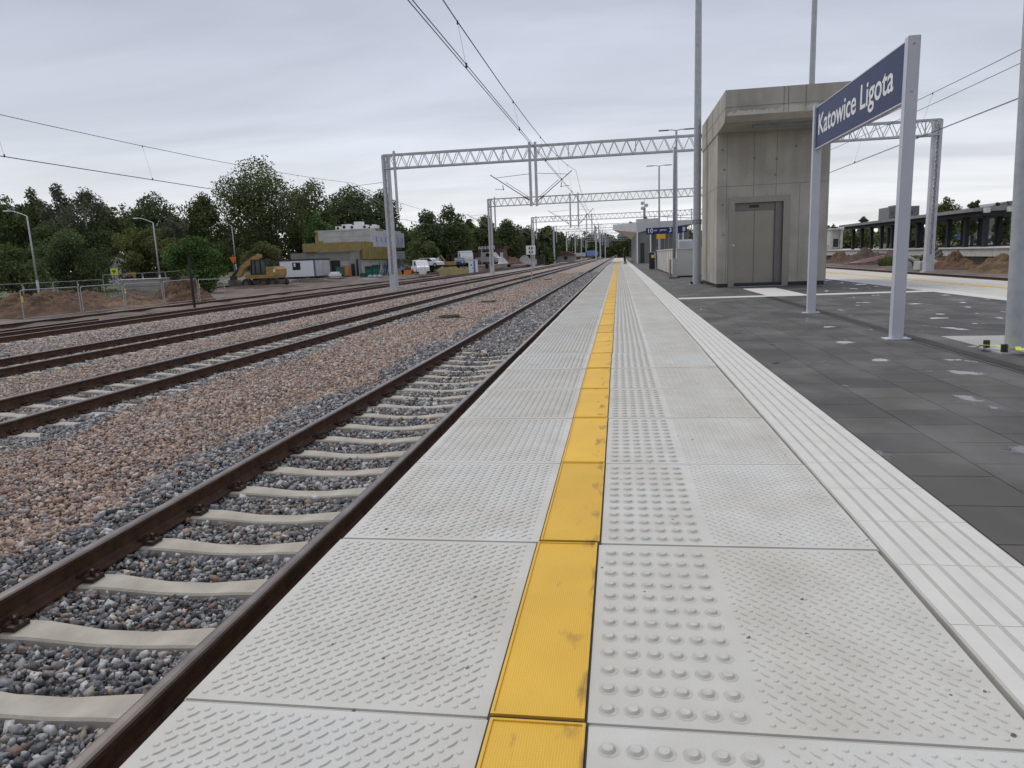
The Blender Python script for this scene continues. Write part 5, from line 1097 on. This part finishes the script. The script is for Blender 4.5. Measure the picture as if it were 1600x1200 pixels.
# ruin with letters on its roof, heaps and far yard
Yr = 135
p0 = at(717, 410, Yr); p1 = at(787, 385, Yr); t = thing('brick_ruin', 'dark brown brick shell building with white lettering scrawled along its roof edge', 'building', (p0.x, Yr, p0.z-.6)); w = p1.x-p0.x; h = p1.z-p0.z+.4
b = MB(); b.box((w*.42, 0, 0), (w*.98, 5, h)); [b.box((w*x, 0, 0), (w*x+.4, .4, h*.62)) for x in (0, .12, .25, .36)]; b.box((0, 3, 0), (w*.42, 3.4, h*.62)); b.box((0, 0, h*.62), (w*.42, 3.4, h*.72)); wr = b.build('wall', 'brick', t)
b = MB(); b.box((w*.40, -.3, h), (w*1.02, 5.2, h+.25)); b.build('roof', 'machine_dark', t)
b = MB(); rs_ = random.Random(9); x = w*.45
while x < w*.82: ww = rs_.uniform(.35, .6); b.box((x, -.36, h*.95), (x+.14, -.31, h*1.12)); b.box((x, -.36, h*1.06), (x+ww, -.31, h*1.12)); b.box((x+ww*.6, -.36, h*.93), (x+ww*.6+.13, -.31, h*1.1)); x += ww+.12
b.build('letter_strip', 'white', wr)
b = MB(); [b.box((w*x, -.01, .4), (w*x+1.1, -.003, h*.8)) for x in (.5, .68)]; b.build('opening', 'black', wr); b = MB(); b.box((w*.92, -.35, 0), (w*.98, -.05, h*.7)); b.build('broken_pier', 'wrap', wr)
heap_item('lamp_standard', 'short grey lamp standard in front of the brick ruin', 'lamp', 753.5, 413, 118, [('pole', 'galv', lambda b: b.tube((0, 0, 0), (0, 0, 2.6), .06, n=8)), ('lamp_head', 'galv', lambda b: b.box((-.2, -.1, 2.6), (.2, .1, 2.75), bev=.02))])
p = at(786, 411, 120); mound('heap of white rubble sacks beside the brick ruin', p.x, 120, .9, .8, 1.0, 'wrap', seed=21, z=p.z, name='rubble_heap', cat='rubble', peaks=3)
p = at(820, 411, 150); mound('grey gravel heap right of the small white track sign', p.x, 150, 2.3, 2.0, 1.75, 'block', seed=22, z=p.z-.2, name='gravel_heap', cat='gravel heap', rough=.03)
p = at(797, 411, 145); mound('dark scrap heap between the ruin and the gravel heap', p.x, 145, 2.8, 2.0, 2.0, 'brick', seed=23, z=p.z-.1, name='scrap_heap', cat='scrap heap', peaks=3)
p = at(843, 411, 160); t = thing('dark_hut', 'small dark hut behind the third gantry leg', 'hut', (p.x, 160, p.z-.3)); b = MB(); b.box((-.6, 0, 0), (1.0, 2, 1.7)); b.build('wall', 'machine_dark', t); b = MB(); b.box((-.8, -.2, 1.7), (1.2, 2.2, 1.8)); b.build('roof', 'rust', t)
p = at(853, 408, 200); t = thing('low_house', 'low pale house with a wide brown roof beyond the third gantry leg', 'house', (at(845, 400, 200).x, 200, p.z-.5)); b = MB(); b.box((0, 0, 0), (9.5, 6, 2.0)); b.build('wall', 'far_wall', t); b = MB(); b.prism([(-.6, 1.9), (10.1, 1.9), (7.5, 3.0), (2, 3.0)], 'y', -.5, 6.5); b.build('roof', 'brick', t); b = MB(); [b.box((x, -.01, .7), (x+1, -.002, 1.6)) for x in (1, 3.5, 6.5)]; b.build('window', 'glass', t)
for i, (a, c_, pt, pb, m_, lb) in enumerate(((862, 883, 398, 406, 'wrap', 'pale grey tarpaulined stack behind the fourth gantry leg'), (886, 896, 399, 405, 'galv_dark', 'grey stack of panels between two far gantry legs'), (896, 918, 394.5, 400, 'wrap', 'long white covered stack in the distance'), (914, 934, 391, 399.5, 'blue_pale', 'pale blue covered stack left of the single mast'))):
    Y = 215; p0 = at(a, pb, Y); p1 = at(c_, pt, Y); t = thing('covered_stack', lb, 'covered stack', (p0.x, Y, p0.z-.6), 0, 'covered stacks in the distance'); w = p1.x-p0.x; h = p1.z-p0.z+.6
    b = MB(); b.box((0, 0, .3), (w, 3, h), bev=.25); b.build('cover', m_, t); b = MB(); b.box((.2, .2, 0), (w-.2, 2.8, .3)); b.build('base', 'brick', t)

# ------------------------------------------------------------------ station pavilion with folded canopy
Y0 = 72; xw = 1.78
t = thing('station_pavilion', 'station pavilion with pale folded canopy and dark walls on the platform', 'pavilion', (xw, Y0, 0))
zc0, zc1 = at(995, 363, Y0).z, at(995, 348, Y0).z; tip = at(957.5, 351, 104); tipb = at(957.5, 359, 104); rt_ = at(1084, 343.5, Y0); rtb = at(1084, 349, Y0)
A0, A1 = Vector((0, 0, zc0)), Vector((0, 0, zc1)); B0, B1 = tipb-Vector((xw, Y0, 0)), tip-Vector((xw, Y0, 0)); C0, C1 = rtb-Vector((xw, Y0, 0)), rt_-Vector((xw, Y0, 0)); D0, D1 = Vector((6.2, 34, C0.z)), Vector((6.2, 34, C1.z))
b = MB(); b.add([A1, B1, D1, C1], [(0, 1, 2, 3)]); b.add([A0, A1, B1, B0], [(0, 1, 2, 3)]); b.add([A0, C0, C1, A1], [(0, 1, 2, 3)]); b.add([C0, D0, D1, C1], [(0, 1, 2, 3)]); b.add([B0, B1, D1, D0], [(0, 1, 2, 3)]); cn = b.build('canopy', 'canopy', t)
W0 = Vector((.05, 33, zc0-.05)); b = MB(); b.add([A0-Vector((0, 0, .01)), B0-Vector((0, 0, .01)), W0], [(0, 1, 2)]); b.add([A0-Vector((0, 0, .012)), C0-Vector((0, 0, .012)), D0, W0], [(0, 1, 2, 3)]); b.build('soffit', 'soffit', cn)
b = MB(); b.add([(0.05, .1, 0), (.05, 33, 0), (.05, 33, zc0-.05), (.05, .1, zc0-.05)], [(0, 1, 2, 3)]); b.build('side_wall', 'cladding', t)
b = MB(); b.box((0, 0, 0), (.12, .12, zc0)); b.build('corner_post', 'white', t)
b = MB(); b.box((.12, .2, 0), (1.35, .35, zc0)); b.box((1.36, 1.5, 0), (5.2, 1.65, 3.2)); fw = b.build('front_wall', 'cladding', t)
b = MB(); b.box((.35, .19, 0), (.75, .197, 2.0)); b.build('door', 'machine_dark', fw)
b = MB(); [b.box((1.5+k*.42, 1.45, 0), (1.53+k*.42, 1.49, 3.1)) for k in range(8)]; b.build('glazing_bar', 'wrap', fw)
b = MB(); p = at(990, 346, 90); b.box((p.x-xw+.3, 16, zc1), (p.x-xw+3.0, 19, at(1008, 343, 90).z)); b.build('roof_plant', 'block_pale', t)
b = MB(); b.path([(1.8, 3, zc1+.7), (6.3, 3, C1.z+.25)], .04, 6); [b.tube((x, 3, zc1-.2), (x, 3, zc1+.7), .03, n=5) for x in (1.9, 3.2, 4.5, 6)]; b.build('roof_rail', 'galv', t)
# radio mast far off
p = at(1007, 338, 330); t = thing('radio_mast', 'distant radio mast with dishes rising above the pavilion roof', 'radio mast', (p.x, 330, 0)); zt = at(1007, 311, 330).z; zm = at(1007, 324, 330).z
b = MB(); b.tube((0, 0, 0), (0, 0, zm), .7, .5, 8); b.tube((0, 0, zm), (0, 0, zt), .18, .08, 6); b.build('tower', 'galv_dark', t); b = MB(); [b.disc((s*.9, -.3, zm+dz), .8, 'y', 12, .3) for s, dz in ((-1, -.4), (1, .8), (-1, 1.8))]; b.build('dish', 'wrap', t)
tree_px('tree', 'bushy dark tree at the foot of the distant radio mast', 1008, 335, 300, 9, 'round', 'leaf_dark', 1600, .3)
tree_px('tree', 'small dark tree above the left part of the pavilion roof', 985, 343, 260, 5, 'round', 'leaf_dark', 800, .3)

# ------------------------------------------------------------------ person waiting at the pavilion
def person(label, x, y, z, h, face):
    t = thing('person', label, 'person', (x, y, z), face); k = h/1.75
    J = [(0, 0, .95), (0, .01, 1.15), (0, 0, 1.38), (0, -.01, 1.49), (0, .01, 1.60), (0, .02, 1.70), (.09, 0, .90), (.10, .02, .50), (.10, -.05, .08), (.10, .09, .03), (-.09, 0, .90), (-.10, -.03, .50), (-.12, -.16, .08), (-.12, -.02, .03),
         (.17, 0, 1.40), (.24, -.02, 1.14), (.20, .16, .98), (-.17, 0, 1.40), (-.25, -.03, 1.12), (-.22, .06, .88), (.18, .23, .96), (-.21, .11, .80)]
    Rr = [.135, .12, .14, .055, .085, .07, .095, .062, .045, .035, .095, .062, .045, .035, .065, .045, .032, .065, .045, .032, .03, .03]
    Ed = [(0, 1), (1, 2), (2, 3), (3, 4), (4, 5), (0, 6), (6, 7), (7, 8), (8, 9), (0, 10), (10, 11), (11, 12), (12, 13), (2, 14), (14, 15), (15, 16), (2, 17), (17, 18), (18, 19), (16, 20), (19, 21)]
    me = bpy.data.meshes.new('body'); me.from_pydata([tuple(c*k for c in j) for j in J], Ed, []); o = bpy.data.objects.new('body', me); C.objects.link(o)
    sk = o.modifiers.new('skin', 'SKIN'); o.modifiers.new('sub', 'SUBSURF').render_levels = 2; o.modifiers['sub'].levels = 2
    for i, r_ in enumerate(Rr): me.skin_vertices[0].data[i].radius = (r_*k, r_*k*.8)
    me.skin_vertices[0].data[0].use_root = True
    bpy.context.view_layer.update(); m2 = bpy.data.meshes.new_from_object(o.evaluated_get(bpy.context.evaluated_depsgraph_get())); bpy.data.objects.remove(o)
    m2.materials.clear(); m2.materials.append(M['cloth']); m2.materials.append(M['skin'])
    for p in m2.polygons:
        c = p.center; p.use_smooth = True
        if (c.z > 1.52*k and c.z < 1.68*k and c.y > -.02) or (abs(c.x) > .15*k and c.z < .97*k and c.z > .7*k and c.y > .10*k) : p.material_index = 1
    o = bpy.data.objects.new('body', m2); C.objects.link(o); o.parent = t
    b = MB(); b.tube((0, .005*k, 1.62*k), (0, .0, 1.76*k), .095*k, .05*k, 12); b.build('hair', 'cloth', t)
    b = MB(); b.prism([(-.16*k, .75*k), (.16*k, .75*k), (.19*k, 1.42*k), (-.19*k, 1.42*k)], 'y', -.1*k, .11*k); b.build('jacket', 'cloth', t)
    return t
person('person in dark clothes standing on the platform before the pavilion wall', .55, 70, 0, 1.72, R(100))

# ------------------------------------------------------------------ right side
t = thing('far_platform', 'raised concrete platform beyond the tracks on the right, soil under its edge', 'platform', (30, 15, 0)); zp = .36
b = MB(); b.box((.0, 0, zp-.75), (7, 260, zp-.1)); b.build('edge_beam', 'concrete_pale', t)
b = MB(); b.box((-.12, 0, zp-.1), (7.1, 260, zp)); b.build('deck', 'guide', t)
b = MB(); b.box((.9, 0, -1.3), (6.8, 260, zp-.75)); b.build('foundation_wall', 'block', t)
b = MB(); [b.box((-.003, k*6, zp-.75), (0, k*6+.03, zp-.1)) for k in range(1, 40)]; b.build('beam_joint', 'joint', t)
ysh0, ysh1 = 66, 103
t = thing('platform_shelter', 'long dark shelter with grey pitched roof on the far platform', 'shelter', (30, 0, zp)); zr = at(1526, 325, 66).z-zp; zr2 = at(1588, 322, 62).z-zp
n = 11
for i, y in enumerate(np.linspace(ysh0+1, ysh1-1, n)):
    for x in (1.2, 5.6): b = MB(); b.box((x-.16, y-.22, 0), (x+.16, y+.22, zr-.35)); b.build('post', 'darkframe', t)
b = MB(); b.prism([(-.4, zr-.28), (6.9, zr-.28), (6.9, zr), (3.3, zr+.18), (-.4, zr)], 'y', ysh0, ysh1); b.build('roof', 'roofgrey', t)
b = MB(); b.box((.2, ysh0+.3, zr-.62), (6.3, ysh1-.3, zr-.285)); b.build('ceiling_beam', 'darkframe', t)
b = MB(); [b.box((x, ysh0-.5, zr-.42), (x+.35, ysh0-.01, zr-.02)) for x in (.4, 2.2, 4.1, 5.2)]; b.build('rafter_end', 'guide', t)
b = MB(); b.box((5.55, ysh0, 0), (5.7, ysh1, .12)); b.build('kerb_rail', 'darkframe', t)
p0 = at(1297, 386, 112); p1 = at(1317.5, 358.5, 112); t = thing('far_lift_building', 'small concrete lift building at the far end of the dark shelter', 'lift building', (p0.x, 112, zp-.0)); w = p1.x-p0.x; h = p1.z-zp
b = MB(); b.box((0, 0, 0), (w*.2, 3, h)); b.box((w*.8, 0, 0), (w, 3, h)); b.box((w*.2, .4, 0), (w*.8, .6, h)); b.build('wall', 'concrete_pale', t); b = MB(); b.box((-.1, -.5, h), (w+.5, 3.1, h+.25)); b.build('roof', 'concrete_pale', t); b = MB(); b.box((w*.3, .38, .4), (w*.7, .395, h*.55)); b.build('door_opening', 'machine_dark', t)
t = thing('far_parapet', 'low pale parapet left of the far lift building', 'parapet wall', (p0.x-2.2, 112, zp)); b = MB(); b.box((0, 0, 0), (2.1, .2, .8)); b.build('wall', 'concrete_pale', t); b = MB(); b.path([(0, -.1, .8), (0, -.1, 1.2), (2.1, -.1, 1.2)], .03, 6); b.build('handrail', 'galv', t)
mound('long dark brown soil heap under the far platform edge beside the lift building', 26.0, 79, 2.6, 8, 1.75, 'soil_dark', seed=31, peaks=3)
mound('reddish soil heap left end, half hidden by the left sign post', 25.2, 86, 1.8, 4, 1.2, 'soil_orange', seed=32, peaks=2)
mound('sandy orange soil heap right of the gantry leg on the right', 23.6, 47.8, 2.1, 2.8, 1.25, 'soil_sand', seed=33, peaks=2)
mound('brown soil heap between the right sign post and the gantry leg', 23.6, 55, 1.8, 2.6, 1.35, 'soil_orange', seed=34, peaks=2)
mound('low dark soil bank below the far platform at the right edge', 25.5, 42.5, 3.2, 3.6, .6, 'soil_dark', seed=35, peaks=3, rough=.3)
mound('tan soil heap cut by the right lamp post', 23.8, 39.5, 1.6, 1.6, .6, 'soil_sand', seed=36)
for i, (y, x, a) in enumerate(((61, 24.6, 62), (62.2, 25.0, 58), (63.5, 25.2, 66))):
    t = thing('timber_log', ['lowest bare log leaning on the soil heaps under the far platform', 'middle bare log leaning on the soil heaps', 'uppermost bare log leaning on the soil heaps'][i], 'log', (x, y, -.95+.25*i), 0, 'logs leaning on the soil heaps'); b = MB(); b.tube((-1.5, -2.2, 0), (1.6, 2.2, .9), .2, .17, 9); b.build('trunk', 'bark', t, smooth=True); b = MB(); b.tube((-1.51, -2.215, -.003), (-1.5, -2.2, 0), .17, n=9); b.build('cut_face', 'laitance', t)
t = thing('concrete_ring', 'pale concrete pipe ring lying beside the green grass tuft', 'concrete ring', (22.6, 60.5, -.95)); b = MB()
pts = [Vector((.75*cos(a), 0, .75*sin(a))) for a in np.linspace(0, pi, 14)]; b.path(pts, .13, 8); b.build('ring', 'concrete_pale', t); b = MB(); b.disc((0, .2, .1), .45, 'y', 14, .3); b.build('inner_plug', 'wrap', t)
t = thing('foundation_block', 'pale green-grey concrete block left of the right sign post', 'concrete block', (22.2, 55.2, -1.0)); b = MB(); b.box((-.9, -.6, 0), (.7, .6, .62), bev=.04); b.build('block_body', 'concrete_pale', t); b = MB(); [b.tube((x, 0, .6), (x, 0, .75), .03, n=6) for x in (-.5, .3)]; b.build('lifting_eye', 'galv', t)
t = thing('cable_ducts', 'faded pink plastic ducts lying on the dark soil heap', 'cable ducts', (22.9, 70, -1.0)); 
for k in range(3): b = MB(); b.path([(-1+.2*k, 4, .2), (0, 1+.3*k, .35+.1*k), (.8, -1.5, .7+.12*k)], .05, 7); b.build('duct', mat('faded_pink', (.40, .22, .24), .7) if k == 0 else M['faded_pink_']if 'faded_pink_' in M else bpy.data.materials['faded_pink'], t)
# things seen through and above the shelter
p = at(1467, 384, 128); t = thing('brick_pallets', 'stacked pallets of pink bricks seen through the dark shelter', 'brick stack', (p.x, 128, p.z)); w = at(1488, 384, 128).x-p.x; hh = at(1478, 366, 128).z-p.z
for k in range(2):
    for j in range(2): b = MB(); b.box((k*w/2+.05, 0, j*hh/2+.08), ((k+1)*w/2-.05, 1.2, (j+1)*hh/2-.03)); b.build('brick_pack', 'soffit', t)
b = MB(); b.box((0, 0, 0), (w, 1.2, .08)); b.box((0, .01, hh/2-.02), (w, 1.19, hh/2+.07)); b.build('pallet', 'bark', t)
p = at(1499, 377, 135); t = thing('blue_tent', 'small blue-roofed tent seen through the dark shelter', 'tent', (p.x, 135, p.z-1)); b = MB(); b.prism([(-1.6, 1.5), (1.6, 1.5), (0, 2.2)], 'y', 0, 3); b.build('roof', 'blue', t); b = MB(); [b.tube((x, y, 0), (x, y, 1.5), .05, n=6) for x in (-1.4, 1.4) for y in (.2, 2.8)]; b.build('leg', 'wrap', t)
p = at(1536, 378, 150); t = thing('pale_house', 'pale house seen through the dark shelter', 'house', (p.x, 150, p.z-1.5)); b = MB(); b.box((-2.5, 0, 0), (2.5, 5, 2.8)); b.build('wall', 'wrap', t); b = MB(); b.prism([(-2.8, 2.8), (2.8, 2.8), (0, 4.1)], 'y', -.3, 5.3); b.build('roof', 'roofgrey', t); b = MB(); [b.box((x, -.01, 1.2), (x+.8, -.002, 2.1)) for x in (-1.6, .6)]; b.build('window', 'glass', t)
p = at(1392, 350, 320); p2 = at(1441, 321, 320); t = thing('apartment_block', 'distant grey apartment block between the right sign post and the gantry leg', 'building', (at(1388, 350, 320).x, 320, 0)); w = p2.x-p.x; h = p2.z
b = MB(); b.box((0, 0, 0), (w, 12, h)); b.box((w*.2, 2, h), (w*.5, 8, h+.7)); wl_ = b.build('wall', 'cladding', t)
b = MB(); [b.box((1+i*1.5, -.05, 4+j*2.8), (1.9+i*1.5, -.005, 5.5+j*2.8)) for i in range(int(w/1.5)-1) for j in range(int(h/2.8)-1)]; b.build('window', 'glass', wl_)
p = at(1548, 325, 200); t = thing('grey_hall', 'long grey hall roof above the shelter at the right edge', 'hall', (p.x, 200, 0)); h = at(1560, 315, 200).z; b = MB(); b.box((0, 0, 0), (30, 15, h-1)); b.build('wall', 'cladding', t); b = MB(); b.prism([(-1, h-1.2), (31, h-1.2), (31, h+.8), (4, h)], 'y', -.5, 15.5); b.build('roof', 'roofgrey', t)
its = []
for i in range(44): its.append((33+i*2.6, rng.uniform(150, 175), -.5, rng.uniform(4.2, 6.0), 3.0, 500))
woods('wood_behind_the_shelter', its, 'leaf_mid', .45)
